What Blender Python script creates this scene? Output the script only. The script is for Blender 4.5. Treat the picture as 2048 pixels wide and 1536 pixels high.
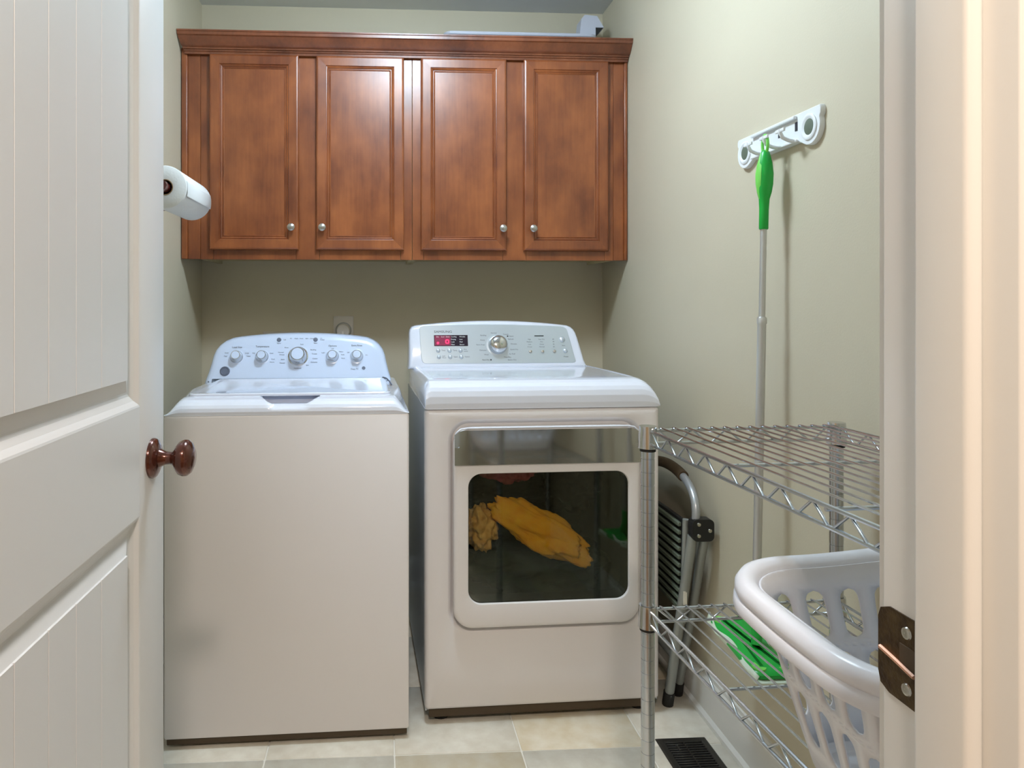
import bpy, bmesh, math, random
from mathutils import Vector, Matrix, noise
random.seed(7)
PI = math.pi
for o in list(bpy.data.objects): bpy.data.objects.remove(o)
scene = bpy.context.scene
col = scene.collection

# ------------------------------------------------------------------ camera
cam_d = bpy.data.cameras.new('camera'); cam = bpy.data.objects.new('camera', cam_d); col.objects.link(cam)
cam.location = (0, 0, 1.21); cam.rotation_euler = (PI/2, 0, math.radians(-3.276))
cam_d.sensor_width = 36.0; cam_d.lens = 1450/2048*36.0
cam_d.shift_x = (1024-845)/2048.0; cam_d.shift_y = (605-768)/2048.0
cam_d.clip_start = 0.02; cam_d.clip_end = 30
scene.camera = cam

# ------------------------------------------------------------------ world and exposure
w = bpy.data.worlds.new('world'); scene.world = w; w.use_nodes = True
w.node_tree.nodes['Background'].inputs[0].default_value = (0.6, 0.7, 0.85, 1)
w.node_tree.nodes['Background'].inputs[1].default_value = 0.15
vs = scene.view_settings
vs.view_transform = 'Standard'; vs.look = 'None'; vs.gamma = 1.0; vs.exposure = 0.35
vs.use_curve_mapping = False
ROOM_LAMP = (0.71, 0.87, 1.0); ROOM_GLOW = 70.0     # radiance of the room lamp's glass dome
HALL_LAMP = (1.0, 0.86, 0.75); HALL_POWER = 29.0

def lamp(name, loc, color, power, size):
    d = bpy.data.lights.new(name, 'AREA'); d.shape = 'DISK'; d.size = size
    d.color = color; d.energy = power
    o = bpy.data.objects.new(name, d); col.objects.link(o); o.location = loc
    return o
hall_lamp = lamp('hall_lamp', (0.02, -0.42, 2.318), HALL_LAMP, HALL_POWER, 0.22)

# ------------------------------------------------------------------ materials
def srgb(r, g, b):
    f = lambda c: (c/255/12.92) if c/255 <= 0.04045 else ((c/255+0.055)/1.055)**2.4
    return (f(r), f(g), f(b), 1)
def mat(name, c, rough=0.5, metal=0.0, var=0.0, scale=8.0, bump=0.0, bscale=120.0, coat=0.0, spec=0.5, aniso=None, c2=None):
    m = bpy.data.materials.new(name); m.use_nodes = True
    nt = m.node_tree; b = nt.nodes['Principled BSDF']
    b.inputs['Roughness'].default_value = rough; b.inputs['Metallic'].default_value = metal
    b.inputs['Coat Weight'].default_value = coat; b.inputs['Coat Roughness'].default_value = 0.08
    b.inputs['Specular IOR Level'].default_value = spec
    b.inputs['Base Color'].default_value = c
    tc = nt.nodes.new('ShaderNodeTexCoord')
    vec = tc.outputs['Object']
    if aniso:
        mp = nt.nodes.new('ShaderNodeMapping'); mp.inputs['Scale'].default_value = aniso
        nt.links.new(vec, mp.inputs[0]); vec = mp.outputs[0]
    if var > 0 or c2:
        n = nt.nodes.new('ShaderNodeTexNoise'); n.inputs['Scale'].default_value = scale; n.inputs['Detail'].default_value = 5
        nt.links.new(vec, n.inputs['Vector'])
        r = nt.nodes.new('ShaderNodeValToRGB')
        if c2: a, z = c, c2
        else:
            a = tuple(v*(1-var) for v in c[:3])+(1,); z = tuple(min(1, v*(1+var)) for v in c[:3])+(1,)
        r.color_ramp.elements[0].position = 0.3; r.color_ramp.elements[1].position = 0.7
        r.color_ramp.elements[0].color = a; r.color_ramp.elements[1].color = z
        nt.links.new(n.outputs['Fac'], r.inputs[0]); nt.links.new(r.outputs[0], b.inputs['Base Color'])
    if bump > 0:
        n2 = nt.nodes.new('ShaderNodeTexNoise'); n2.inputs['Scale'].default_value = bscale; n2.inputs['Detail'].default_value = 3
        nt.links.new(tc.outputs['Object'], n2.inputs['Vector'])
        bp = nt.nodes.new('ShaderNodeBump'); bp.inputs['Strength'].default_value = bump; bp.inputs['Distance'].default_value = 0.001
        nt.links.new(n2.outputs['Fac'], bp.inputs['Height']); nt.links.new(bp.outputs[0], b.inputs['Normal'])
    return m
def emis(name, c, s):
    m = bpy.data.materials.new(name); m.use_nodes = True
    b = m.node_tree.nodes['Principled BSDF']
    b.inputs['Base Color'].default_value = c; b.inputs['Emission Color'].default_value = c
    b.inputs['Emission Strength'].default_value = s; b.inputs['Roughness'].default_value = 0.3
    return m
def wood(name, dark, light, rough):
    m = bpy.data.materials.new(name); m.use_nodes = True
    nt = m.node_tree; b = nt.nodes['Principled BSDF']
    tc = nt.nodes.new('ShaderNodeTexCoord'); oi = nt.nodes.new('ShaderNodeObjectInfo')
    ad = nt.nodes.new('ShaderNodeVectorMath'); ad.operation = 'MULTIPLY_ADD'
    ad.inputs[1].default_value = (1, 1, 1)
    sc = nt.nodes.new('ShaderNodeMath'); sc.operation = 'MULTIPLY'; sc.inputs[1].default_value = 17.0
    nt.links.new(oi.outputs['Random'], sc.inputs[0])
    nt.links.new(tc.outputs['Object'], ad.inputs[0]); nt.links.new(sc.outputs[0], ad.inputs[2])
    m1 = nt.nodes.new('ShaderNodeMapping'); m1.inputs['Scale'].default_value = (9, 9, 6)
    m2 = nt.nodes.new('ShaderNodeMapping'); m2.inputs['Scale'].default_value = (110, 110, 7)
    n1 = nt.nodes.new('ShaderNodeTexNoise'); n1.inputs['Scale'].default_value = 1.0; n1.inputs['Detail'].default_value = 4
    n2 = nt.nodes.new('ShaderNodeTexNoise'); n2.inputs['Scale'].default_value = 1.0; n2.inputs['Detail'].default_value = 3
    for mm, nn in ((m1, n1), (m2, n2)):
        nt.links.new(ad.outputs[0], mm.inputs[0]); nt.links.new(mm.outputs[0], nn.inputs['Vector'])
    mx = nt.nodes.new('ShaderNodeMath'); mx.operation = 'MULTIPLY_ADD'; mx.inputs[1].default_value = 0.28
    nt.links.new(n2.outputs['Fac'], mx.inputs[0]); nt.links.new(n1.outputs['Fac'], mx.inputs[2])
    r = nt.nodes.new('ShaderNodeValToRGB')
    r.color_ramp.elements[0].position = 0.42; r.color_ramp.elements[1].position = 0.9
    r.color_ramp.elements[0].color = dark; r.color_ramp.elements[1].color = light
    nt.links.new(mx.outputs[0], r.inputs[0]); nt.links.new(r.outputs[0], b.inputs['Base Color'])
    b.inputs['Roughness'].default_value = rough; b.inputs['Coat Weight'].default_value = 0.55; b.inputs['Coat Roughness'].default_value = 0.30
    return m

M = {}
M['wall'] = mat('wall_paint', srgb(206, 197, 174), 0.5, var=0.015, scale=3, bump=0.25, bscale=220)
M['ceiling'] = mat('ceiling_paint', srgb(226, 230, 236), 0.9, bump=0.3, bscale=150)
M['trim'] = mat('trim_paint', srgb(226, 224, 218), 0.33, bump=0.08, bscale=60)
M['hallwall'] = mat('hall_wall_paint', srgb(208, 192, 162), 0.7, var=0.02, scale=3)
M['hallfloor'] = mat('hall_floor', srgb(120, 92, 64), 0.5, var=0.2, scale=6)
M['door'] = mat('door_paint', srgb(222, 222, 222), 0.36, bump=0.10, bscale=45)
M['tile'] = mat('floor_tile', srgb(214, 205, 188), 0.35, c2=srgb(230, 224, 210), scale=26, bump=0.2, bscale=30)
M['tile2'] = mat('floor_tile_warm', srgb(216, 200, 170), 0.35, c2=srgb(230, 220, 200), scale=22, bump=0.2, bscale=30)
M['grout'] = mat('grout', srgb(230, 226, 216), 0.9, bump=0.3, bscale=200)
M['enamel'] = mat('white_enamel', srgb(222, 227, 240), 0.10, coat=0.5)
M['panelw'] = mat('white_panel', srgb(226, 222, 222), 0.42, bump=0.05, bscale=400)
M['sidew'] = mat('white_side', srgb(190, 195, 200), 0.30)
M['consolew'] = mat('white_console_plastic', srgb(200, 214, 238), 0.22, coat=0.3)
M['chrome'] = mat('chrome', (0.62, 0.63, 0.64, 1), 0.12, 1.0)
M['wirec'] = mat('chrome_wire', (0.56, 0.60, 0.64, 1), 0.25, 1.0)
M['mirror'] = mat('mirror_strip', (0.52, 0.52, 0.50, 1), 0.07, 1.0)
M['satin'] = mat('satin_nickel', (0.50, 0.49, 0.47, 1), 0.28, 1.0)
M['silver'] = mat('silver_fascia', (0.56, 0.63, 0.70, 1), 0.28, 0.55)
M['black'] = mat('black_plastic', srgb(20, 20, 22), 0.4)
M['dark'] = mat('dark_gap', srgb(74, 60, 42), 0.7)  # brown shade of the gaps under both machines; also colours the latch hole
M['ink'] = mat('grey_ink', srgb(92, 100, 118), 0.6)
M['inkd'] = mat('dark_ink', srgb(40, 44, 54), 0.6)
M['inkw'] = mat('white_ink', srgb(235, 238, 240), 0.5)
M['bronze'] = mat('oil_rubbed_bronze', srgb(88, 46, 34), 0.20, 0.55, var=0.35, scale=60, coat=0.6)
M['strike'] = mat('aged_bronze_plate', srgb(96, 78, 48), 0.32, 0.8, c2=srgb(62, 44, 28), scale=90, bump=0.4, bscale=300)
M['copper'] = mat('worn_copper', srgb(196, 150, 124), 0.45, 0.3)
M['screw'] = mat('screw_metal', srgb(190, 186, 176), 0.25, 1.0)
M['woodd'] = wood('cabinet_maple', srgb(110, 52, 22), srgb(166, 94, 48), 0.34)
M['woodcrown'] = wood('crown_maple', srgb(88, 42, 20), srgb(146, 82, 48), 0.34)
M['woodin'] = mat('cabinet_interior', srgb(198, 186, 150), 0.6)
M['paper'] = mat('paper_towel', srgb(226, 228, 228), 0.95, bump=0.5, bscale=160)
M['card'] = mat('cardboard', srgb(150, 120, 84), 0.9)
M['holder'] = mat('mahogany_holder', srgb(84, 26, 24), 0.3, var=0.3, scale=30, coat=0.4)
M['basket'] = mat('white_basket_plastic', srgb(228, 229, 236), 0.30, bump=0.05, bscale=90)
M['green'] = mat('green_plastic', srgb(20, 172, 62), 0.35)
M['limeg'] = mat('lime_plastic', srgb(122, 214, 92), 0.4)
M['cloth'] = mat('mop_cloth', srgb(214, 226, 208), 0.9, bump=0.5, bscale=200)
M['alu'] = mat('grey_tube', srgb(176, 180, 184), 0.32, 0.6)
M['poleg'] = mat('pole_metal', srgb(206, 206, 204), 0.32, 0.55)
M['stoolgrey'] = mat('stool_grey_paint', srgb(150, 154, 150), 0.4, 0.3)
M['foam'] = mat('foam_grip', srgb(74, 58, 38), 0.9, bump=0.6, bscale=120)
M['treadg'] = mat('tread_green_grey', srgb(98, 108, 92), 0.7, bump=0.4, bscale=150)
M['rubber'] = mat('black_rubber', srgb(26, 25, 24), 0.7)
M['vent'] = mat('black_register', srgb(56, 54, 50), 0.35, 0.5)
M['ventin'] = mat('duct_dark', srgb(16, 18, 22), 0.6)
M['outlet'] = mat('outlet_plastic', srgb(214, 208, 200), 0.4)
M['tray'] = mat('pale_grey_plastic', srgb(196, 200, 214), 0.4)
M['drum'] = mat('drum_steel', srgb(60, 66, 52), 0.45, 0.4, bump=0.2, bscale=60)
M['yellow'] = mat('yellow_cloth', srgb(252, 186, 40), 0.95, c2=srgb(246, 162, 22), scale=30, bump=1.0, bscale=350)
M['redc'] = mat('red_pink_cloth', srgb(224, 120, 124), 0.95, c2=srgb(150, 44, 56), scale=40, bump=1.0, bscale=350)
M['tanc'] = mat('tan_cloth', srgb(236, 190, 110), 0.95, c2=srgb(210, 150, 70), scale=40, bump=1.0, bscale=350)
M['darkc'] = mat('dark_green_cloth', srgb(30, 46, 24), 0.95, c2=srgb(14, 22, 12), scale=30, bump=1.0, bscale=350)
M['blackc'] = mat('black_cloth', srgb(14, 14, 14), 0.95, bump=1.0, bscale=300)
M['sticker'] = mat('sticker', srgb(220, 218, 206), 0.6)
M['hose'] = mat('hose_black', srgb(30, 30, 32), 0.6)
M['screen'] = mat('display_glass', srgb(44, 34, 48), 0.12)
M['redled'] = emis('red_led', srgb(255, 40, 84), 1.6)
M['redscreen'] = emis('red_screen_glow', srgb(120, 34, 66), 0.25)
M['lampglass'] = emis('lamp_glass', ROOM_LAMP+(1,), ROOM_GLOW)
M['hallglass'] = emis('hall_lamp_glass', (1.0, 0.80, 0.62, 1), 5.0)
def glass():
    m = bpy.data.materials.new('tinted_window'); m.use_nodes = True
    nt = m.node_tree; nt.nodes.remove(nt.nodes['Principled BSDF'])
    t = nt.nodes.new('ShaderNodeBsdfTransparent'); t.inputs[0].default_value = (0.86, 0.88, 0.84, 1)
    g = nt.nodes.new('ShaderNodeBsdfGlossy'); g.inputs['Roughness'].default_value = 0.03; g.inputs[0].default_value = (0.9, 0.95, 0.85, 1)
    f = nt.nodes.new('ShaderNodeFresnel'); f.inputs[0].default_value = 1.5
    x = nt.nodes.new('ShaderNodeMixShader')
    nt.links.new(f.outputs[0], x.inputs[0]); nt.links.new(t.outputs[0], x.inputs[1]); nt.links.new(g.outputs[0], x.inputs[2])
    nt.links.new(x.outputs[0], nt.nodes['Material Output'].inputs[0])
    return m
M['glass'] = glass()

# ------------------------------------------------------------------ object helpers
WP = {}     # world position of every object's origin
def tag(o, label=None, cat=None, group=None, kind=None):
    if label: o['label'] = label
    if cat: o['category'] = cat
    if group: o['group'] = group
    if kind: o['kind'] = kind
    return o
def thing(name, loc, label=None, cat=None, group=None, kind=None):
    o = bpy.data.objects.new(name, None); col.objects.link(o); o.empty_display_size = 0.05
    o.location = loc; WP[o] = Vector(loc)
    return tag(o, label, cat, group, kind)

class B:
    def __init__(s): s.bm = bmesh.new()
    def box(s, x0, x1, y0, y1, z0, z1, bev=0.0, seg=2):
        r = bmesh.ops.create_cube(s.bm, size=1.0)
        vs_ = r['verts']
        for v in vs_:
            v.co = Vector(((x0+x1)/2+v.co.x*(x1-x0), (y0+y1)/2+v.co.y*(y1-y0), (z0+z1)/2+v.co.z*(z1-z0)))
        if bev > 0:
            es = list({e for v in vs_ for e in v.link_edges})
            bmesh.ops.bevel(s.bm, geom=es, offset=bev, segments=seg, affect='EDGES', profile=0.5)
        return s
    def loft(s, loops, cap0=True, cap1=True, closed=True):
        rows = [[s.bm.verts.new(p) for p in L] for L in loops]
        n = len(rows[0])
        for a, b in zip(rows, rows[1:]):
            for i in range(n if closed else n-1):
                j = (i+1) % n
                try: s.bm.faces.new((a[i], a[j], b[j], b[i]))
                except ValueError: pass
        if cap0: s.bm.faces.new(rows[0][::-1])
        if cap1: s.bm.faces.new(rows[-1])
        return s
    def grid(s, fn, nu, nv):
        rows = [[s.bm.verts.new(fn(i/nu, j/nv)) for i in range(nu+1)] for j in range(nv+1)]
        for a, b in zip(rows, rows[1:]):
            for i in range(nu): s.bm.faces.new((a[i], a[i+1], b[i+1], b[i]))
        return s
    def tube(s, path, r, n=8, closed=False, rads=None):
        P = [Vector(p) for p in path]; m = len(P); loops = []
        def tang(i):
            if closed: return (P[(i+1) % m]-P[i-1]).normalized()
            return (P[min(i+1, m-1)]-P[max(i-1, 0)]).normalized()
        t = tang(0); up = Vector((0, 0, 1)) if abs(t.z) < 0.9 else Vector((1, 0, 0))
        nrm = (up-t*up.dot(t)).normalized()
        for i in range(m):
            t = tang(i); nrm = (nrm-t*nrm.dot(t)).normalized(); bi = t.cross(nrm)
            rr_ = rads[i] if rads else r
            loops.append([P[i]+(nrm*math.cos(2*PI*k/n)+bi*math.sin(2*PI*k/n))*rr_ for k in range(n)])
        if closed: loops.append(loops[0]); s.loft(loops, False, False); bmesh.ops.remove_doubles(s.bm, verts=s.bm.verts, dist=1e-6)
        else: s.loft(loops)
        return s
    def lathe(s, prof, origin, axis, n=24, sx=1.0, sy=1.0):
        ax = Vector(axis).normalized(); up = Vector((0, 0, 1)) if abs(ax.z) < 0.9 else Vector((1, 0, 0))
        u = (up-ax*up.dot(ax)).normalized(); v = ax.cross(u); o = Vector(origin)
        loops = [[o+ax*h+(u*math.cos(2*PI*k/n)*sx+v*math.sin(2*PI*k/n)*sy)*max(r, 1e-5) for k in range(n)] for r, h in prof]
        return s.loft(loops)
    def xf(s, Mx): s.bm.transform(Mx); return s
    def build(s, name, m, parent=None, smooth=True, angle=40, label=None, cat=None, group=None, kind=None):
        bmesh.ops.recalc_face_normals(s.bm, faces=s.bm.faces)
        me = bpy.data.meshes.new(name); s.bm.to_mesh(me); s.bm.free()
        return link_mesh(me, name, m, parent, smooth, angle, label, cat, group, kind)
def link_mesh(me, name, m, parent=None, smooth=True, angle=40, label=None, cat=None, group=None, kind=None):
    xs = [v.co for v in me.vertices]
    lo = Vector((min(v.x for v in xs), min(v.y for v in xs), min(v.z for v in xs)))
    hi = Vector((max(v.x for v in xs), max(v.y for v in xs), max(v.z for v in xs)))
    og = Vector(((lo.x+hi.x)/2, (lo.y+hi.y)/2, lo.z))
    me.transform(Matrix.Translation(-og))
    if smooth:
        for p in me.polygons: p.use_smooth = True
        me.set_sharp_from_angle(angle=math.radians(angle))
    mm = M[m] if isinstance(m, str) else m
    me.materials.append(mm)
    o = bpy.data.objects.new(name, me); col.objects.link(o)
    WP[o] = og
    if parent: o.parent = parent; o.location = og-WP[parent]
    else: o.location = og
    return tag(o, label, cat, group, kind)
def inst(src, d, parent=None):
    o = src.copy(); col.objects.link(o); d = Vector(d)
    WP[o] = WP[src]+d
    p = parent if parent else src.parent
    o.parent = p; o.location = WP[o]-(WP[p] if p else Vector((0, 0, 0)))
    return o
def rr(x0, x1, y0, y1, r, n=6):
    pts = []
    for cx, cy, a0 in ((x1-r, y1-r, 0), (x0+r, y1-r, PI/2), (x0+r, y0+r, PI), (x1-r, y0+r, 1.5*PI)):
        for i in range(n+1):
            a = a0+PI/2*i/n; pts.append((cx+r*math.cos(a), cy+r*math.sin(a)))
    return pts
def off(pts, d):
    n = len(pts); out = []
    for i in range(n):
        p0 = Vector(pts[i-1]); p1 = Vector(pts[i]); p2 = Vector(pts[(i+1) % n])
        def nr(a, b):
            e = b-a
            if e.length < 1e-9: return None
            e.normalize(); return Vector((e.y, -e.x))
        a, b = nr(p0, p1), nr(p1, p2)
        if a is None: a = b
        if b is None: b = a
        m = (a+b); m = m.normalized() if m.length > 1e-6 else a
        c = max(0.35, m.dot(a))
        out.append(tuple(p1+m*(d/c)))
    return out
def XZ(pts, y): return [Vector((p[0], y, p[1])) for p in pts]
def XY(pts, z): return [Vector((p[0], p[1], z)) for p in pts]
def YZ(pts, x): return [Vector((x, p[0], p[1])) for p in pts]
def text(s, size, Mx, m, parent, name='lettering', align='CENTER', thick=0.0002, sx=1.0, label=None):
    c = bpy.data.curves.new(name, 'FONT'); c.body = s; c.size = size; c.extrude = thick; c.resolution_u = 2
    c.align_x = align; c.align_y = 'CENTER'
    o = bpy.data.objects.new(name, c); col.objects.link(o)
    dg = bpy.context.evaluated_depsgraph_get(); me = bpy.data.meshes.new_from_object(o.evaluated_get(dg))
    bpy.data.objects.remove(o)
    me.transform(Mx @ Matrix.Diagonal((sx, 1, 1, 1)))
    me.materials.clear()
    return link_mesh(me, name, m, parent, smooth=False, label=label)
def face_frame(p0, up):
    """matrix: local x = world x, local y = up along a face, local z = out towards the viewer"""
    u = Vector(up).normalized(); x = Vector((1, 0, 0)); n = x.cross(u)
    Mx = Matrix(((x.x, u.x, n.x, p0[0]), (x.y, u.y, n.y, p0[1]), (x.z, u.z, n.z, p0[2]), (0, 0, 0, 1)))
    return Mx
def mitred(parent, rect, prof, mk, names=('stile', 'rail'), m='woodd', back=0.0):
    """four mitred frame pieces round a rectangle (x0,x1,z0,z1); prof = (inset, height) list; mk(x,z,h)->point"""
    x0, x1, z0, z1 = rect
    def corner(k, d):
        return [(x0+d, z0+d), (x1-d, z0+d), (x1-d, z1-d), (x0+d, z1-d)][k]
    out = []
    for k in range(4):
        a, c = k, (k+1) % 4
        La = [mk(*corner(a, d), h) for d, h in prof]; Lc = [mk(*corner(c, d), h) for d, h in prof]
        La += [mk(*corner(a, prof[-1][0]), back), mk(*corner(a, prof[0][0]), back)]
        Lc += [mk(*corner(c, prof[-1][0]), back), mk(*corner(c, prof[0][0]), back)]
        b = B(); b.loft([La, Lc]); out.append(b.build(names[1] if k in (0, 2) else names[0], m, parent, angle=11))
    return out

XL, XR, YB, YF, ZC = -0.748, 0.955, 3.08, 0.515, 2.455
# ------------------------------------------------------------------ room shell
t = 0.10
B().box(XL-t, XR+t, YB, YB+t, 0, ZC).build('wall_back', 'wall', smooth=False, kind='structure')
B().box(XL-t, XL, YF-0.115, YB, 0, ZC).build('wall_left', 'wall', smooth=False, kind='structure')
B().box(XR, XR+t, YF-0.115, YB, 0, ZC).build('wall_right', 'wall', smooth=False, kind='structure')
B().box(XL-0.8, XR+0.8, -2.0, YB+t, ZC, ZC+0.08).build('ceiling', 'ceiling', smooth=False, kind='structure')
JL, JR, DH = -0.392, 0.370, 2.04    # door opening
wf = B(); YH = YF-0.115
wf.box(XL, JL-0.02, YH, YF, 0, ZC); wf.box(JR+0.02, XR, YH, YF, 0, ZC); wf.box(JL-0.02, JR+0.02, YH, YF, DH+0.02, ZC)
wf.build('wall_front', 'wall', smooth=False, kind='structure')
wh = B(); wh.box(-1.5, XL-t, YH, YF, 0, ZC); wh.box(XR+t, 1.7, YH, YF, 0, ZC)
wh.build('wall_hall_front', 'hallwall', smooth=False, kind='structure')
B().box(-1.6, 1.8, -2.0, -1.9, 0, ZC).build('wall_hall_back', 'hallwall', smooth=False, kind='structure')
B().box(-1.6, -1.5, -1.9, YF, 0, ZC).build('wall_hall_left', 'hallwall', smooth=False, kind='structure')
B().box(1.7, 1.8, -1.9, YF, 0, ZC).build('wall_hall_right', 'hallwall', smooth=False, kind='structure')
B().box(-1.6, 1.8, -2.0, YF-0.06, -0.06, 0.0).build('floor_hall', 'hallfloor', smooth=False, kind='structure')
floor = B().box(XL, XR, YF-0.06, YB, -0.06, -0.0025).build('floor', 'grout', smooth=False, kind='structure')
# floor tiles
P = 0.3430; g = 0.004; x00 = 0.036-3*P; y00 = 1.940-4*P
for j in range(8):
    for i in range(6):
        x0, x1 = x00+i*P+g/2, x00+(i+1)*P-g/2
        y0, y1 = y00+j*P+g/2, y00+(j+1)*P-g/2
        x0, x1 = max(x0, XL+0.002), min(x1, XR-0.002); y0, y1 = max(y0, YF-0.05), min(y1, YB-0.002)
        if x1-x0 < 0.02 or y1-y0 < 0.02: continue
        dz = random.uniform(-0.0003, 0.0003)
        B().box(x0, x1, y0, y1, -0.010, 0.0+dz, 0.0018, 1).build('floor_tile', 'tile' if (i*3+j*5) % 4 else 'tile2', floor, angle=60)
# baseboards
def baseboard(name, path_pts):
    (xa, ya), (xb, yb), (nx, ny) = path_pts
    prof = [(0, 0), (0.022, 0), (0.022, 0.012), (0.016, 0.020), (0.014, 0.022), (0.014, 0.108), (0.012, 0.114), (0.006, 0.120), (0.005, 0.130), (0, 0.132)]
    b = B(); b.loft([[Vector((x+nx*d, y+ny*d, z)) for d, z in prof] for x, y in ((xa, ya), (xb, yb))])
    b.build(name, 'trim', angle=30, kind='structure')
baseboard('baseboard_right', ((XR, YF+0.02), (XR, YB), (-1, 0)))
baseboard('baseboard_left', ((XL, YF+0.02), (XL, YB), (1, 0)))
baseboard('baseboard_back', ((XL+0.024, YB), (XR-0.024, YB), (0, -1)))
# door frame: jambs, stops, casings
def jamb(name, X, s):     # s=+1: opening lies at smaller x (right jamb)
    j = B().box(min(X, X+s*0.02), max(X, X+s*0.02), YH, YF, 0, DH, 0.0015).build(name, 'trim', kind='structure', angle=50)
    B().box(min(X, X-s*0.012), max(X, X-s*0.012), 0.424, 0.470, 0, DH-0.012, 0.004, 3).build('door_stop', 'trim', j, angle=60)
    prof = [(0.0, 0.0), (0.0, 0.012), (0.004, 0.016), (0.020, 0.017), (0.026, 0.013), (0.040, 0.014), (0.062, 0.018), (0.066, 0.0)]
    for yb, dr in ((YF, 1), (YH, -1)):
        b = B(); b.loft([[Vector((X+s*(0.006+d), yb+dr*h, z)) for d, h in prof] for z in (0, DH+0.006)])
        b.build('casing', 'trim', j, angle=30)
    return j
jr = jamb('trim_1', JR, 1); jl = jamb('trim_2', JL, -1)
hd = B().box(JL-0.02, JR+0.02, YH, YF, DH, DH+0.02).build('trim_3', 'trim', kind='structure')
B().box(JL, JR, 0.424, 0.470, DH-0.012, DH, 0.003).build('door_stop', 'trim', hd)
for yb, dr in ((YF, 1), (YH, -1)):
    B().box(JL-0.072, JR+0.072, min(yb, yb+dr*0.016), max(yb, yb+dr*0.016), DH+0.006, DH+0.072, 0.003).build('casing', 'trim', hd)
# strike plate on the right jamb (lip towards the room)
sp = [(0.4765, 0.9265), (0.4765, 0.9890), (0.507, 0.9890), (0.516, 0.985), (0.5185, 0.978), (0.5185, 0.938), (0.516, 0.930), (0.507, 0.9265)]
b = B(); b.loft([YZ(sp, JR+0.001), YZ(sp, JR-0.0012)]); plate = b.build('strike_plate', 'strike', jr, angle=30)
for z in (0.9775, 0.938):
    B().lathe([(0.0, 0.0), (0.0046, 0.0), (0.0040, 0.0012), (0.0015, 0.0018), (0.0, 0.0012)], (JR-0.0012, 0.489, z), (-1, 0, 0), 12).build('screw', 'screw', plate)
B().box(JR-0.0016, JR+0.001, 0.4785, 0.497, 0.9475, 0.969, 0.0012, 1).build('latch_hole', 'dark', plate)
B().tube([(JR-0.0026, 0.5145, 0.9567), (JR-0.0026, 0.500, 0.9545), (JR-0.0028, 0.480, 0.951)], 0.0017, 6).build('latch_lip', 'copper', plate)

# ------------------------------------------------------------------ the open door
ang = math.atan(0.0194)
DM = Matrix.Translation((-0.3845, 0.520, 0)) @ Matrix.Rotation(-ang, 4, 'Z')    # local: +y along the door, face at x=0, body x<0
door = thing('door_1', (-0.3845, 0.520, 0), kind='structure')
DW, DTOP = 0.740, 2.025
def DB(b, name, m, parent=door, **k): b.xf(DM); return b.build(name, m, parent, **k)
st = 0.115; rails = ((0.012, 0.215), (0.880, 1.049), (1.905, DTOP))
DB(B().box(-0.035, 0, 0, st, 0.012, DTOP, 0.001), 'stile', 'door', angle=50)
DB(B().box(-0.035, 0, DW-st, DW, 0.012, DTOP, 0.001), 'stile', 'door', angle=50)
for z0, z1 in rails: DB(B().box(-0.035, 0, st, DW-st, z0, z1), 'rail', 'door', smooth=False)
for z0, z1 in ((0.215, 0.880), (1.049, 1.905)):
    prof = [(0.0, 0.0), (0.003, -0.0008), (0.006, -0.003), (0.010, -0.0065), (0.018, -0.0105), (0.022, -0.0115), (0.025, -0.0112), (0.040, -0.0062), (0.0455, -0.0048)]
    for pc in mitred(None, (st, DW-st, z0, z1), prof, lambda x, z, h: DM @ Vector((h, x, z)), ('panel_moulding', 'panel_moulding'), 'door', back=-0.016):
        pc.parent = door; pc.location = WP[pc]-WP[door]
    ya, yb = st+0.046, DW-st-0.046; npl = 6
    # plank joints at the spacing seen on the visible half
    joints = [ya, 0.182, 0.2575, 0.3325, 0.4045, 0.4825, yb]
    for a, c in zip(joints, joints[1:]):
        e = 0.0012
        pr = [(a+0.0002, -0.0036), (a+e, -0.0016), (c-e, -0.0016), (c-0.0002, -0.0036), (c-0.0002, -0.024), (a+0.0002, -0.024)]
        bb = B(); bb.loft([[Vector((h, y, z)) for y, h in pr] for z in (z0+0.0457, z1-0.0457)])
        DB(bb, 'plank', 'door', smooth=False)
# knob, both sides
for sgn, x0 in ((1, 0.0), (-1, -0.035)):
    o = DM @ Vector((x0, 0.682, 0.957)); ax = (DM.to_3x3() @ Vector((sgn, 0, 0)))
    kb = B().lathe([(0.0, 0.0), (0.0325, 0.0), (0.0325, 0.003), (0.030, 0.007), (0.022, 0.011), (0.015, 0.013), (0.0135, 0.016),
                    (0.0105, 0.022), (0.0100, 0.030), (0.0125, 0.035), (0.020, 0.0385), (0.0265, 0.044), (0.0295, 0.051), (0.0290, 0.057),
                    (0.024, 0.063), (0.014, 0.0675), (0.0, 0.069)], o, ax, 32).build('door_knob', 'bronze', door, label='dark bronze round door knob')
for z in (0.22, 1.05, 1.85):
    B().tube([(-0.381, 0.514, z-0.045), (-0.381, 0.514, z+0.045)], 0.006, 10).build('hinge', 'bronze', door)

# ------------------------------------------------------------------ ceiling lamps (off the top of the picture)
def ceiling_lamp(x, y, gm, label):
    t_ = thing('ceiling_light', (x, y, ZC), label, 'ceiling light')
    B().lathe([(0, 0), (0.15, 0), (0.15, 0.012), (0.135, 0.02), (0, 0.02)], (x, y, ZC), (0, 0, -1), 32).build('rim', 'satin', t_)
    B().lathe([(0.125, 0.018), (0.145, 0.045), (0.142, 0.072), (0.118, 0.100), (0.07, 0.117), (0.03, 0.124), (0, 0.125)], (x, y, ZC), (0, 0, -1), 32).build('glass_shade', gm, t_)
ceiling_lamp(0.13, 1.84, 'lampglass', 'round flush ceiling light of the laundry room, above the top edge of the photo')
ceiling_lamp(0.02, -0.42, 'hallglass', 'round warm ceiling light in the hall behind the camera')

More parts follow.
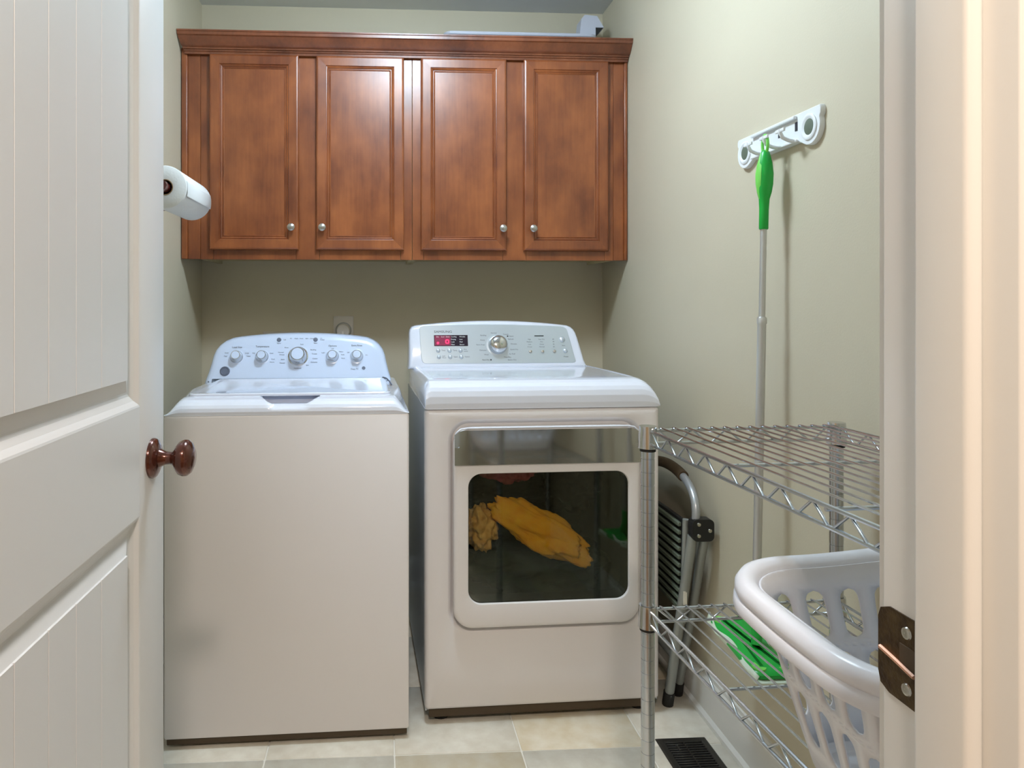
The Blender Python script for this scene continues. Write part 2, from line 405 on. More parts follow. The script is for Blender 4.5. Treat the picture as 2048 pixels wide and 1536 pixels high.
# ------------------------------------------------------------------ wall cabinets
CY = 2.765; CZ0, CZ1 = 1.372, 2.165
def cab_door(cab, x0, x1, kx, z0=1.408, z1=2.140):
    yf = CY-0.002
    d = B().box(x0+0.045, x1-0.045, yf-0.011, yf-0.004, z0+0.045, z1-0.045).build('door', 'woodd', cab, smooth=False)
    prof = [(0.0, 0.012), (0.003, 0.0175), (0.008, 0.0195), (0.037, 0.0185), (0.0385, 0.0145), (0.0405, 0.0140), (0.0435, 0.0165), (0.0465, 0.0145), (0.0475, 0.0115), (0.0495, 0.0115), (0.0520, 0.0135), (0.0545, 0.0110), (0.0560, 0.0085)]
    for pc in mitred(None, (x0, x1, z0, z1), prof, lambda x, z, h: Vector((x, yf-h, z)), ('stile', 'rail')):
        pc.parent = d; pc.location = WP[pc]-WP[d]
    B().lathe([(0.0, 0.0), (0.0065, 0.0), (0.0055, 0.004), (0.0045, 0.010), (0.0060, 0.014), (0.0125, 0.017), (0.0145, 0.021), (0.0135, 0.025), (0.008, 0.0285), (0.0, 0.0295)],
              (kx, yf-0.0185, 1.491), (0, -1, 0), 24).build('knob', 'satin', d, label='round satin nickel knob')
def cabinet(xa, xb, doors, label, filler):
    c = thing('wall_cabinet', ((xa+xb)/2, (CY+YB)/2, CZ0), label, 'cabinet')
    lx0, lx1 = (xa+0.061, xb) if filler < 0 else (xa, xb-0.053)
    b = B(); b.box(lx0, lx0+0.014, CY+0.019, YB-0.002, CZ0, CZ1); b.box(lx1-0.014, lx1, CY+0.019, YB-0.002, CZ0, CZ1)
    b.box(lx0+0.014, lx1-0.014, CY+0.019, YB-0.002, CZ0+0.012, CZ0+0.026); b.box(lx0+0.014, lx1-0.014, CY+0.019, YB-0.002, CZ1-0.014, CZ1)
    b.box(lx0+0.014, lx1-0.014, YB-0.008, YB-0.002, CZ0+0.026, CZ1-0.014)
    b.build('carcass', 'woodin', c, smooth=False)
    (a0, a1, ak), (b0, b1, bk) = doors
    ff = B()
    for sx0, sx1 in ((lx0, a0+0.012), (a1-0.012, b0+0.012), (b1-0.012, lx1)):
        ff.box(sx0+0.0006, sx1-0.0006, CY, CY+0.019, CZ0, CZ1, 0.0008, 1)
    for z0, z1 in ((CZ0, CZ0+0.048), (CZ1-0.044, CZ1)):
        ff.box(a0+0.0125, a1-0.0125, CY+0.0008, CY+0.019, z0, z1); ff.box(b0+0.0125, b1-0.0125, CY+0.0008, CY+0.019, z0, z1)
    ff.build('face_frame', 'woodd', c, angle=25)
    cab_door(c, a0, a1, ak); cab_door(c, b0, b1, bk)
    # filler strip and scribe moulding at the wall
    fx = (xa+0.014, xa+0.0605) if filler < 0 else (xb-0.0525, xb-0.012)
    B().box(fx[0], fx[1], CY+0.001, CY+0.020, CZ0+0.001, CZ1, 0.001, 1).build('filler_strip', 'woodd', c, angle=25)
    sx = (xa-0.0085, xa+0.0138) if filler < 0 else (xb-0.0118, xb+0.001)
    B().box(sx[0], sx[1], CY-0.009, CY+0.020, CZ0+0.001, CZ1-0.002, 0.004, 3).build('scribe_moulding', 'woodd', c)
    return c
cabinet(-0.737, 0.1185, ((-0.640, -0.309, -0.335), (-0.244, 0.087, -0.220)), 'left reddish-brown wooden wall cabinet with two panelled doors, above the washing machine', -1)
cabinet(0.1190, 0.952, ((0.151, 0.479, 0.463), (0.546, 0.876, 0.579)), 'right reddish-brown wooden wall cabinet with two panelled doors, above the clothes dryer', 1)
# crown moulding along both cabinets
cp = [(0.0, 2.150), (0.006, 2.150), (0.007, 2.158), (0.011, 2.160), (0.012, 2.165), (0.018, 2.166), (0.019, 2.171), (0.026, 2.174), (0.032, 2.180), (0.040, 2.190), (0.050, 2.203), (0.056, 2.206), (0.057, 2.216), (0.060, 2.218), (0.060, 2.223), (0.0, 2.223)]
loopsL = [Vector((XL+0.002+max(0, 0.016-d*0.30), CY-d-0.0095, z-0.012)) for d, z in cp]
loopsR = [Vector((0.950+min(d*0.25, 0.0035), CY-d-0.0095, z-0.012)) for d, z in cp]
b = B(); b.loft([loopsL, [Vector((0.2, p.y, p.z)) for p in loopsL], loopsR])
b.build('crown_moulding', 'woodcrown', angle=25, label='reddish-brown wooden crown moulding running along the top of both wall cabinets', cat='moulding')
# pale plastic piece on top of the cabinets
tp = thing('storage_tray', (0.55, 2.93, CZ1), 'pale grey plastic tray with an upright end bracket lying on the right wall cabinet', 'tray')
b = B(); ol = rr(0.255, 0.862, 2.86, 3.04, 0.03)
b.loft([XY(off(ol, -0.03), CZ1+0.001), XY(off(ol, -0.004), CZ1+0.012), XY(ol, 2.270), XY(off(ol, 0.006), 2.274), XY(off(ol, 0.006), 2.284), XY(off(ol, -0.004), 2.286), XY(off(ol, -0.012), 2.270), XY(off(ol, -0.03), CZ1+0.016)])
b.build('body', 'tray', tp)
b = B(); b.loft([[Vector((x, y, z)) for x, z in ((0.800, 2.284), (0.866, 2.284), (0.866, 2.322), (0.900, 2.322), (0.872, 2.368), (0.822, 2.372), (0.808, 2.356))] for y in (2.885, 2.955)])
b.build('bracket', 'tray', tp, smooth=False)
b = B(); b.loft([[Vector((x, y, z)) for x, z in ((0.8665, 2.322), (0.897, 2.322), (0.8665, 2.282))] for y in (2.890, 2.95)])
b.build('bracket_hollow_shade', 'rubber', tp, smooth=False)  # black wedge painting the dark inside the bracket's hollow

# ------------------------------------------------------------------ washing machine
WX0, WX1, WY = -0.585, 0.0775, 2.000
washer = thing('washing_machine', (-0.254, 2.0, 0), 'white top-loading washing machine with round chrome knobs, behind the open door', 'washing machine')
B().box(WX0+0.004, WX1-0.004, WY+0.012, 2.655, 0.022, 0.902, 0.004).build('body', 'sidew', washer)
ol = rr(WX0, WX1, 0.029, 0.9035, 0.006, 3)
b = B(); b.loft([XZ(ol, WY+0.016), XZ(ol, WY+0.004), XZ(off(ol, -0.001), WY+0.0015), XZ(off(ol, -0.004), WY)])
b.build('front_panel', 'panelw', washer)
B().box(WX0+0.005, WX1-0.005, WY+0.008, WY+0.03, 0.010, 0.034, 0.002).build('gap_shade_strip', 'dark', washer)  # shade in the gap under the washer, put in as a dark strip
for x in (WX0+0.05, WX1-0.05):
    for y in (2.07, 2.60): B().lathe([(0, 0), (0.02, 0), (0.022, 0.006), (0.016, 0.012), (0.010, 0.014), (0.010, 0.026), (0, 0.026)], (x, y, 0), (0, 0, 1), 16).build('foot', 'rubber', washer)
# deck with rounded front lip and a finger scoop
prof = [(2.000, 0.9045), (1.999, 0.912), (2.001, 0.922), (2.006, 0.930), (2.014, 0.937), (2.026, 0.9425), (2.042, 0.9460), (2.060, 0.9475), (2.080, 0.9475), (2.20, 0.9465), (2.35, 0.9435), (2.50, 0.940), (2.62, 0.938)]
def smooth(a, b_, x):
    t_ = max(0, min(1, (x-a)/(b_-a))); return t_*t_*(3-2*t_)
def deckz(u, v):
    k = v*(len(prof)-1); i = min(int(k), len(prof)-2); f_ = k-i
    y = prof[i][0]*(1-f_)+prof[i+1][0]*f_; z = prof[i][1]*(1-f_)+prof[i+1][1]*f_
    x = WX0-0.0005+u*(WX1-WX0+0.001)
    e = min(x-WX0, WX1-x); wd = 0.052-0.034*smooth(2.06, 2.30, y); dr = 0.042*(1-smooth(-0.002, wd, e))**1.6
    z2 = 0.9045+(z-0.9045)*(1-min(1, dr/0.043))
    xc = -0.2525; wdt = 0.5*(0.168-0.05*(1-smooth(2.0, 2.06, y)))
    s_ = 1-smooth(wdt-0.022, wdt, abs(x-xc)); s_ *= 1-smooth(2.080, 2.084, y)
    s_ *= smooth(0.915, 0.930, z)
    return Vector((x, y+0.008*s_*(1-smooth(2.0, 2.04, y)), z2-0.022*s_*smooth(2.004, 2.03, y)))
b = B(); b.grid(deckz, 150, 96)
deck = b.build('top_deck', 'enamel', washer, angle=60)
b = B(); ol = rr(WX0, WX1, WY, 2.62, 0.01, 3)
b.loft([XY(off(ol, -0.002), 0.9005), XY(ol, 0.9025), XY(off(ol, 0), 0.9048)]); b.build('deck_skirt', 'enamel', washer)
# lid
lo = rr(-0.536, 0.029, 2.062, 2.515, 0.022)
b = B(); b.loft([XY(off(lo, -0.006), 0.9455), XY(off(lo, 0.0), 0.9475), XY(off(lo, 0.0), 0.9530), XY(off(lo, -0.002), 0.9550), XY(off(lo, -0.014), 0.9555), XY(off(lo, -0.020), 0.9530)])
b.xf(Matrix.Translation((0, 2.06, 0.95)) @ Matrix.Rotation(math.radians(-0.75), 4, 'X') @ Matrix.Translation((0, -2.06, -0.95)))
lid = b.build('lid', 'enamel', washer)
B().tube([(0.020, 2.515, 0.9505), (0.031, 2.47, 0.9515), (0.038, 2.38, 0.9505), (0.041, 2.29, 0.9495)], 0.0024, 6).build('lid_slit_line', 'ink', washer)  # darkness of the slit beside the lid, drawn as a grey line
# console
def wyf(z): return 2.515+0.40*(z-0.935)+0.9*max(0, 0.965-z)**1.0*0.0
CO = []
xcl, xcr = -0.600, 0.040
base = [(xcr, 0.930), (xcr+0.001, 0.945)]
def side(sx):
    # x as function of z for the flared sides
    return None
pts = []
for z, xo in ((0.925, 0.322), (0.945, 0.318), (0.970, 0.310), (1.000, 0.303), (1.025, 0.298), (1.045, 0.290), (1.062, 0.277), (1.076, 0.258), (1.085, 0.236), (1.089, 0.212)):
    pts.append((z, xo))
xm = -0.269
ring = [(xm+xo, z) for z, xo in pts]
for k in range(1, 12):
    a = 1-2*k/12.0; ring.append((xm+0.212*a, 1.089+0.0125*(1-a*a)))
ring += [(xm-xo, z) for z, xo in reversed(pts)]
def conloop(ins, dy, r_=ring):
    q = off(r_, -ins); return [Vector((x, wyf(z)+dy, z)) for x, z in q]
b = B(); b.loft([[Vector((p.x, 2.655, p.z)) for p in conloop(0.004, 0)], [Vector((p.x, 2.640, p.z)) for p in conloop(0.0, 0)], conloop(0, 0.030), conloop(0.001, 0.016), conloop(0.005, 0.006), conloop(0.012, 0.0012), conloop(0.024, 0.0)])
b.build('console', 'consolew', washer, angle=50)
def WFm(x, z, lift=0.0):
    x += 0.0136
    Mx = face_frame((x, wyf(z), z), (0, 0.40, 1)); return Mx @ Matrix.Translation((0, 0, lift))
def knob_w(x, z, R, L, name='dial_knob'):
    Mx = WFm(x, z); n = Mx.to_3x3() @ Vector((0, 0, 1)); o = Mx @ Vector((0, 0, 0))
    k = B().lathe([(0.0, 0.0), (R*1.18, 0.0), (R*1.16, 0.0022), (R*1.05, 0.004), (R*0.98, L*0.35), (R*0.86, L*0.85), (R*0.84, L*0.93), (R*0.78, L), (0.0, L)], o, n, 32).build(name, 'chrome', washer)
    B().lathe([(0.0, L*0.99), (R*0.70, L*0.99), (R*0.68, L*1.04), (0.0, L*1.05)], o, n, 32).build('knob_cap', 'consolew', k)
    B().lathe([(R*1.18, 0.0), (R*1.36, 0.0), (R*1.36, 0.0006), (R*1.18, 0.0012)], o, n, 32).build('dial_ring', 'consolew', k)
for x in (-0.499, -0.412, -0.169, -0.084): knob_w(x, 1.021, 0.0195, 0.026)
knob_w(-0.288, 1.022, 0.030, 0.032)
Mx = WFm(-0.535, 0.974); B().lathe([(0, 0), (0.017, 0), (0.0165, 0.003), (0.013, 0.004), (0.0115, 0.0025), (0, 0.002)], Mx @ Vector((0, 0, 0)), Mx.to_3x3() @ Vector((0, 0, 1)), 24).build('start_button', 'ink', washer)
for x in (-0.356, -0.229):
    Mx = WFm(x, 1.079); B().lathe([(0, 0), (0.0078, 0), (0.007, 0.002), (0, 0.0024)], Mx @ Vector((0, 0, 0)), Mx.to_3x3() @ Vector((0, 0, 1)), 20).build('push_button', 'ink', washer)
def wt(s, x, z, size, m='ink', al='CENTER'): text(s, size, WFm(x, z, 0.0004), m, washer, align=al)
wt('Load Size', -0.499, 1.054, 0.0090, 'inkd'); wt('Temperature', -0.412, 1.056, 0.0088, 'inkd')
wt('Options', -0.169, 1.057, 0.0088, 'inkd'); wt('Extra Rinse', -0.084, 1.058, 0.0082, 'inkd')
wt('Signal', -0.356, 1.067, 0.0060); wt('Start', -0.229, 1.067, 0.0062, 'inkd'); wt('Lid', -0.340, 1.079, 0.0065, al='LEFT')
for i, s_ in enumerate(('Fill', 'Wash', 'Rinse', 'Spin', 'Done')): wt(s_, -0.315+i*0.0185, 1.083, 0.0056)
wt('Lid\nlocked', -0.213, 1.081, 0.0056, al='LEFT')
def around(cx, cz, items):
    for s_, dx, dz, al in items: wt(s_, cx+dx, cz+dz, 0.0062, 'ink', al)
around(-0.499, 1.021, (('Small', -0.028, 0.014, 'RIGHT'), ('Med', -0.032, 0.003, 'RIGHT'), ('Large', 0.028, 0.013, 'LEFT'), ('Super', 0.034, 0.003, 'LEFT')))
around(-0.412, 1.021, (('Hot', -0.024, 0.013, 'RIGHT'), ('Cold', 0.026, 0.012, 'LEFT'), ('Cool', 0.032, -0.008, 'LEFT'), ('Warm', 0.027, -0.018, 'LEFT')))
around(-0.288, 1.022, (('Normal', -0.050, 0.014, 'RIGHT'), ('Whites', -0.047, 0.006, 'RIGHT'), ('Jeans', -0.046, -0.010, 'RIGHT'), ('Casuals', -0.044, -0.022, 'RIGHT'), ('Rinse', -0.034, 0.030, 'RIGHT'),
                       ('Soak', 0.006, 0.041, 'LEFT'), ('Bedding', 0.042, 0.022, 'LEFT'), ('Towels', 0.047, 0.008, 'LEFT'), ('Colors', 0.050, -0.008, 'LEFT'), ('Delicates', 0.044, -0.020, 'LEFT'), ('Spin', 0.028, -0.030, 'LEFT'), ('Handwash', 0.0, -0.040, 'CENTER')))
around(-0.169, 1.021, (('Light', -0.026, 0.013, 'RIGHT'), ('Off', 0.0, 0.026, 'CENTER'), ('Heavy', 0.022, 0.016, 'LEFT'), ('Soak', 0.030, 0.006, 'LEFT'), ('Auto', 0.031, -0.006, 'LEFT')))
around(-0.084, 1.021, (('Off', -0.026, 0.013, 'RIGHT'), ('On', 0.030, 0.004, 'LEFT')))
wt('Deep Fill', -0.092, 0.978, 0.0072)
Mx = WFm(-0.060, 0.981); B().lathe([(0.0050, 0), (0.0062, 0), (0.0062, 0.0005), (0.0050, 0.0005)], Mx @ Vector((0, 0, 0)), Mx.to_3x3() @ Vector((0, 0, 1)), 20).build('emblem_ring', 'ink', washer)

# ------------------------------------------------------------------ dryer
DX0, DX1, DY = 0.1255, 0.8200, 2.080
dryer = thing('clothes_dryer', (0.473, 2.08, 0), 'white front-loading clothes dryer with mirrored door strip and dark window', 'clothes dryer')
# cabinet shell: sides, back, top sheet, floor
b = B(); T_ = 0.004
b.box(DX0+0.002, DX0+0.002+T_, DY+0.016, 2.775, 0.035, 0.902); b.box(DX1-0.002-T_, DX1-0.002, DY+0.016, 2.775, 0.035, 0.902)
b.box(DX0+0.006, DX1-0.006, 2.770, 2.775, 0.035, 0.902); b.box(DX0+0.006, DX1-0.006, DY+0.02, 2.770, 0.035, 0.040); b.box(DX0+0.006, DX1-0.006, DY+0.02, 2.770, 0.897, 0.902)
b.build('body', 'sidew', dryer, smooth=False)
# front panel with recess and drum opening
OUT = rr(DX0, DX1, 0.042, 0.9035, 0.012, 10)
REC = rr(0.194, 0.766, 0.264, 0.872, 0.06, 10); REC = [(x, z) for x, z in REC]
HOLE = rr(0.2455, 0.7215, 0.347, 0.7235, 0.041, 10)
b = B()
b.loft([XZ(OUT, DY+0.03), XZ(OUT, DY+0.012), XZ(off(OUT, -0.004), DY+0.003), XZ(off(OUT, -0.012), DY), XZ(off(REC, 0.004), DY), XZ(REC, DY+0.002), XZ(off(REC, -0.006), DY+0.010), XZ(off(REC, -0.012), DY+0.0185), XZ(off(HOLE, 0.008), DY+0.0185), XZ(HOLE, DY+0.020), XZ(HOLE, DY+0.045)], False, False)
b.build('front_panel', 'panelw', dryer, angle=50)
B().box(DX0+0.012, DX1-0.012, DY+0.012, DY+0.03, 0.016, 0.0415, 0.003).build('gap_shade_strip', 'dark', dryer)  # dark strip standing for the shadow between dryer and floor
for x in (DX0+0.05, DX1-0.05):
    for y in (2.13, 2.70): B().lathe([(0, 0), (0.022, 0), (0.024, 0.006), (0.017, 0.013), (0.010, 0.015), (0.010, 0.036), (0, 0.036)], (x, y, 0), (0, 0, 1), 16).build('foot', 'rubber', dryer)
# drum
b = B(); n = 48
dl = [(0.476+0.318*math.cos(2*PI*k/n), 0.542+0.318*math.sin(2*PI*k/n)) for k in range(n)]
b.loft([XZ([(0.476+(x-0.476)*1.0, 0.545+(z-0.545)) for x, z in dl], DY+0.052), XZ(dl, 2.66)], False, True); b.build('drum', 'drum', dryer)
# door ring
DO = rr(0.206, 0.754, 0.279, 0.852, 0.055, 10)
WN = rr(0.2465, 0.7205, 0.348, 0.7225, 0.040, 10)
b = B()
b.loft([XZ(off(DO, -0.004), DY+0.016), XZ(DO, DY+0.010), XZ(DO, DY-0.010), XZ(off(DO, -0.002), DY-0.016), XZ(off(DO, -0.006), DY-0.0192), XZ(off(DO, -0.012), DY-0.020), XZ(off(WN, 0.004), DY-0.020), XZ(WN, DY-0.0190), XZ(off(WN, -0.002), DY-0.014), XZ(off(WN, -0.002), DY-0.012), XZ(off(WN, 0.002), DY-0.010), XZ(off(WN, 0.002), DY+0.014), XZ(off(DO, -0.01), DY+0.016)], False, False)
dd = b.build('door', 'panelw', dryer, angle=45)
b = B(); b.loft([XZ(off(WN, 0.0015), DY-0.0085), XZ(off(WN, -0.0035), DY-0.0085), XZ(off(WN, -0.0035), DY+0.046), XZ(off(WN, 0.0015), DY+0.046)], False, False); b.build('gasket', 'rubber', dd)
b = B(); b.loft([XZ(off(WN, -0.003), DY-0.009), XZ(off(WN, -0.003), DY-0.012)]); b.build('window_glass', 'glass', dd, smooth=False, label='dark tinted window showing the clothes inside')
# mirrored strip, slightly bowed
def strip(u, v):
    x = 0.2075+u*(0.7525-0.2075); z = 0.7475+v*0.0985
    ex = min(x-0.2075, 0.7525-x)
    if v > 0.5: z -= max(0, (0.030-ex))**2*14
    yy = DY-0.0250+0.0034*v+0.0001*(2*v-1)**2
    return Vector((x, yy, z))
b = B(); b.grid(strip, 40, 12)
b.bm.faces.ensure_lookup_table()
b.build('handle_strip', 'mirror', dd, angle=80, label='mirror-finish chrome strip across the top of the door')
B().tube([(0.210, DY-0.013, 0.825), (0.214, DY-0.0165, 0.838), (0.226, DY-0.0175, 0.8485), (0.245, DY-0.0175, 0.8515), (0.48, DY-0.0175, 0.8515), (0.715, DY-0.0175, 0.8515), (0.735, DY-0.0175, 0.8485), (0.747, DY-0.0165, 0.838), (0.7505, DY-0.013, 0.825)], 0.0030, 10).build('handle_edge', 'enamel', dd)
# rounded top
tp_ = [(DY-0.001, 0.9055), (DY-0.003, 0.920), (DY-0.003, 0.940), (DY+0.001, 0.955), (DY+0.008, 0.966), (DY+0.019, 0.975), (DY+0.034, 0.9815), (DY+0.052, 0.9845), (DY+0.075, 0.9855), (2.20, 0.986), (2.35, 0.985), (2.50, 0.983), (2.62, 0.981), (2.70, 0.980)]
def dtop(u, v):
    k = v*(len(tp_)-1); i = min(int(k), len(tp_)-2); f_ = k-i
    y = tp_[i][0]*(1-f_)+tp_[i+1][0]*f_; z = tp_[i][1]*(1-f_)+tp_[i+1][1]*f_
    x = DX0+u*(DX1-DX0)
    el, er = x-DX0, DX1-x
    q = 1-(1-smooth(-0.004, 0.016, el))*0.30-(1-min(1, math.sqrt(max(0, 1-((0.060-min(er, 0.060))/0.060)**2))))*0.88
    z2 = 0.9055+(z-0.9055)*max(0.06, q)
    s_ = smooth(0.028, 0.034, el)*smooth(0.050, 0.058, er)*smooth(2.150, 2.158, y)*(1-smooth(2.585, 2.59, y))
    if u < 1e-6: return Vector((DX0+0.0002, y, 0.9055))
    return Vector((x, y, z2-0.0035*s_))
b = B(); b.grid(dtop, 260, 130); b.build('top_cover', 'enamel', dryer, angle=60)
b = B(); ol = rr(DX0, DX1, DY-0.001, 2.70, 0.01, 3)
b.loft([XY(off(ol, -0.003), 0.9025), XY(ol, 0.9040), XY(ol, 0.9075)]); b.build('top_skirt', 'enamel', dryer)
# console
def dyf(z): return 2.585+0.30*(z-0.98)
xm = 0.415
rp = []
for z, xl, xr in ((0.972, 0.093, 0.752), (0.985, 0.0955, 0.742), (1.000, 0.096, 0.736), (1.04, 0.097, 0.728), (1.080, 0.098, 0.719), (1.100, 0.099, 0.713), (1.112, 0.102, 0.706), (1.121, 0.109, 0.696), (1.126, 0.120, 0.682)):
    rp.append((z, xl, xr))
ring2 = [(xr, z) for z, xl, xr in rp]
for k in range(1, 12):
    a = k/12.0; ring2.append((0.682+(0.120-0.682)*a, 1.126+0.020*4*a*(1-a)*0.85))
ring2 += [(xl, z) for z, xl, xr in reversed(rp)]
def dl2(ins, dy, r_=ring2):
    return [Vector((x, dyf(z)+dy, z)) for x, z in off([(x+0.022, z) for x, z in r_], -ins)]
b = B(); b.loft([[Vector((p.x, 2.700, p.z)) for p in dl2(0.004, 0)], [Vector((p.x, 2.690, p.z)) for p in dl2(0, 0)], dl2(0, 0.016), dl2(0.002, 0.006), dl2(0.006, 0.0015), dl2(0.012, 0.0)])
b.build('console', 'enamel', dryer, angle=50)
fr = [(x+0.022, z) for x, z in [(0.703, 0.998), (0.698, 1.020), (0.686, 1.080), (0.681, 1.104), (0.677, 1.114), (0.669, 1.120), (0.655, 1.123), (0.56, 1.1265), (0.45, 1.130), (0.35, 1.131), (0.25, 1.1305), (0.15, 1.128), (0.1375, 1.124), (0.1350, 1.115), (0.1365, 1.070), (0.139, 1.020), (0.141, 1.004), (0.145, 0.996), (0.153, 0.992), (0.30, 0.991), (0.69, 0.991), (0.699, 0.993)]]
b = B(); b.loft([[Vector((x, dyf(z)+0.003, z)) for x, z in fr], [Vector((x, dyf(z)-0.0006, z)) for x, z in fr], [Vector((x, dyf(z)-0.0012, z)) for x, z in off(fr, -0.0015)]])
b.build('control_fascia', 'silver', dryer, smooth=False, label='brushed silver control panel')
def DFm(x, z, lift=0.0012): return face_frame((x+0.022, dyf(z), z), (0, 0.30, 1)) @ Matrix.Translation((0, 0, lift))
def dt(s, x, z, size, m='ink', al='CENTER', sx=1.0, lift=0.0013): return text(s, size, DFm(x, z, lift), m, dryer, align=al, sx=sx)
def dplate(x0, x1, z0, z1, name, m, lift=0.0012, th=0.001):
    Mx = DFm((x0+x1)/2, (z0+z1)/2, lift); hw, hh = (x1-x0)/2, (z1-z0)/2
    b = B(); b.box(-hw, hw, -hh, hh, 0, th); b.xf(Mx); return b.build(name, m, dryer, smooth=False)
dt('SAMSUNG', 0.2205, 1.1035, 0.0115, 'inkd', sx=1.25)
dplate(0.187, 0.3095, 1.052, 1.0925, 'display', 'screen')
dplate(0.1895, 0.2475, 1.0540, 1.0905, 'display_lit_area', 'redscreen', 0.0022, 0.0003)
# glowing zero and small lamp
Mx = DFm(0.2345, 1.0685, 0.0026)
b = B(); q = rr(-0.0068, 0.0068, -0.0078, 0.0078, 0.004, 4); qi = off(q, -0.0035)
b.loft([[Mx @ Vector((x, y, 0)) for x, y in q], [Mx @ Vector((x, y, 0.0005)) for x, y in q], [Mx @ Vector((x, y, 0.0005)) for x, y in qi], [Mx @ Vector((x, y, 0)) for x, y in qi]], False, False)
b.build('display_digit', 'redled', dryer)
Mx = DFm(0.2005, 1.0635, 0.0026); B().lathe([(0, 0), (0.0042, 0), (0.0042, 0.0005), (0, 0.0006)], Mx @ Vector((0, 0, 0)), Mx.to_3x3() @ Vector((0, 0, 1)), 12).build('indicator_light', 'redled', dryer)
for s_, x in (('Dry', 0.200), ('Cool', 0.2185), ('Done', 0.2365)): dt(s_, x, 1.0855, 0.0058, 'inkw', lift=0.0026)
for i, s_ in enumerate(('Cooling', 'Drying', 'Lock', 'Filter')): dt(s_, 0.2485, 1.0855-i*0.0092, 0.0064, 'inkw', 'LEFT', lift=0.0026)
for i, s_ in enumerate(('Wrinkle', 'Low', 'Med', 'Sensor')): dt(s_, 0.2790, 1.0855-i*0.0092, 0.0064, 'inkw', 'LEFT', lift=0.0026)
def dbtn(x, z, R=0.0076, m='silver'):
    Mx = DFm(x, z); return B().lathe([(0, 0), (R, 0), (R*0.98, 0.0025), (R*0.75, 0.0045), (0, 0.0055)], Mx @ Vector((0, 0, 0)), Mx.to_3x3() @ Vector((0, 0, 1)), 18).build('button', m, dryer)
for i, x in enumerate((0.2005, 0.2415, 0.2815)):
    dbtn(x, 1.0370); dbtn(x+0.002, 1.0150)
    dt(('Time', 'Temp.', 'Dry\nLevel')[i], x+0.012, 1.0375, 0.0068, al='LEFT'); dt(('Less\nMore', 'Signal', 'Option')[i], x+0.014, 1.0150, 0.0064, al='LEFT')
Mx = DFm(0.419, 1.0560); o = Mx @ Vector((0, 0, 0)); nn = Mx.to_3x3() @ Vector((0, 0, 1))
kd = B().lathe([(0, 0), (0.0355, 0), (0.0345, 0.003), (0.0330, 0.014), (0.0310, 0.022), (0.026, 0.027), (0.015, 0.030), (0, 0.031)], o, nn, 36).build('dial_knob', 'chrome', dryer)
B().lathe([(0.0360, 0.0), (0.0420, 0.0), (0.0420, 0.0008), (0.0360, 0.0014)], o, nn, 36).build('dial_ring', 'silver', kd)
for s_, x, z, al, mm in (('Bedding', 0.378, 1.0905, 'RIGHT', 'ink'), ('Heavy', 0.372, 1.0735, 'RIGHT', 'ink'), ('Perm Press', 0.371, 1.0570, 'RIGHT', 'ink'), ('Delicates', 0.376, 1.0375, 'RIGHT', 'ink'), ('Wool', 0.383, 1.0220, 'RIGHT', 'ink'),
                         ('Normal', 0.406, 1.0985, 'CENTER', 'ink'), ('Towels', 0.440, 1.0935, 'LEFT', 'ink'), ('Steam', 0.462, 1.0870, 'LEFT', 'ink'), ('Refresh', 0.457, 1.0765, 'LEFT', 'ink'), ('Wrinkle', 0.466, 1.0590, 'LEFT', 'ink'),
                         ('Quick Dry', 0.463, 1.0395, 'LEFT', 'ink'), ('Air Fluff', 0.458, 1.0235, 'LEFT', 'ink'), ('Time Dry', 0.438, 1.0125, 'LEFT', 'inkd'), ('Sensor Dry', 0.452, 1.0030, 'LEFT', 'ink'), ('Rack Dry', 0.385, 1.0035, 'RIGHT', 'inkd')):
    dt(s_, x, z, 0.0068, mm, al)
for x, z in ((0.4565, 1.0870), (0.3905, 1.0035)): dplate(x-0.0024, x+0.0024, z-0.0024, z+0.0024, 'marker_dot', 'inkd')
dplate(0.556, 0.590, 1.0860, 1.0895, 'marker_bar', 'inkd')
for i, x in enumerate((0.535, 0.580, 0.624)):
    dbtn(x+0.002, 1.0320, 0.0062, 'satin')
    for k, s_ in enumerate((('High', 'Medium', 'Low', 'X-Low'), ('Very Dry', 'Dry', 'Damp', 'Normal'), ('60', '40', '30', '20'))[i]): dt(s_, x+0.001, 1.0755-k*0.0090, 0.0062)
dbtn(0.6580, 1.0740, 0.0105, 'silver'); dbtn(0.6670, 1.0340, 0.0082, 'silver')
dt('Start', 0.6615, 1.0525, 0.0062); dt('Power', 0.6680, 1.0130, 0.0066, 'inkd')
dryer.rotation_euler.z = math.radians(2.0); washer.rotation_euler.z = math.radians(1.5)
# clothes in the drum
def garment(name, c, s, m, label, seed, amp=0.35, rot=(0, 0, 0), fr_=3.0):
    b = B(); bmesh.ops.create_icosphere(b.bm, subdivisions=5, radius=1.0)
    R_ = Matrix.Rotation(rot[2], 4, 'Z') @ Matrix.Rotation(rot[1], 4, 'Y') @ Matrix.Rotation(rot[0], 4, 'X')
    for v in b.bm.verts:
        p = v.co.copy(); q = p*fr_+Vector((seed*3.1, seed*1.7, seed))
        f_ = 1+amp*noise.noise(q)+amp*0.45*abs(noise.noise(q*2.3))+amp*0.12*noise.noise(q*6)
        v.co = Vector((p.x*f_*s[0], p.y*f_*s[1], p.z*f_*s[2]))
    b.bm.transform(Matrix.Translation(c) @ R_)
    return b.build(name, m, None, angle=180, label=label, cat='clothing')
garment('bunched_clothes', (0.50, 2.34, 0.370), (0.20, 0.14, 0.10), 'darkc', 'dark green bunched garment at the bottom of the dryer drum', 1.3)
garment('black_garment', (0.63, 2.42, 0.620), (0.10, 0.12, 0.10), 'blackc', 'black garment heaped at the upper right inside the dryer drum', 5.7)
garment('red_garment', (0.40, 2.23, 0.715), (0.095, 0.075, 0.052), 'redc', 'dull red garment at the top inside the dryer drum', 9.1)
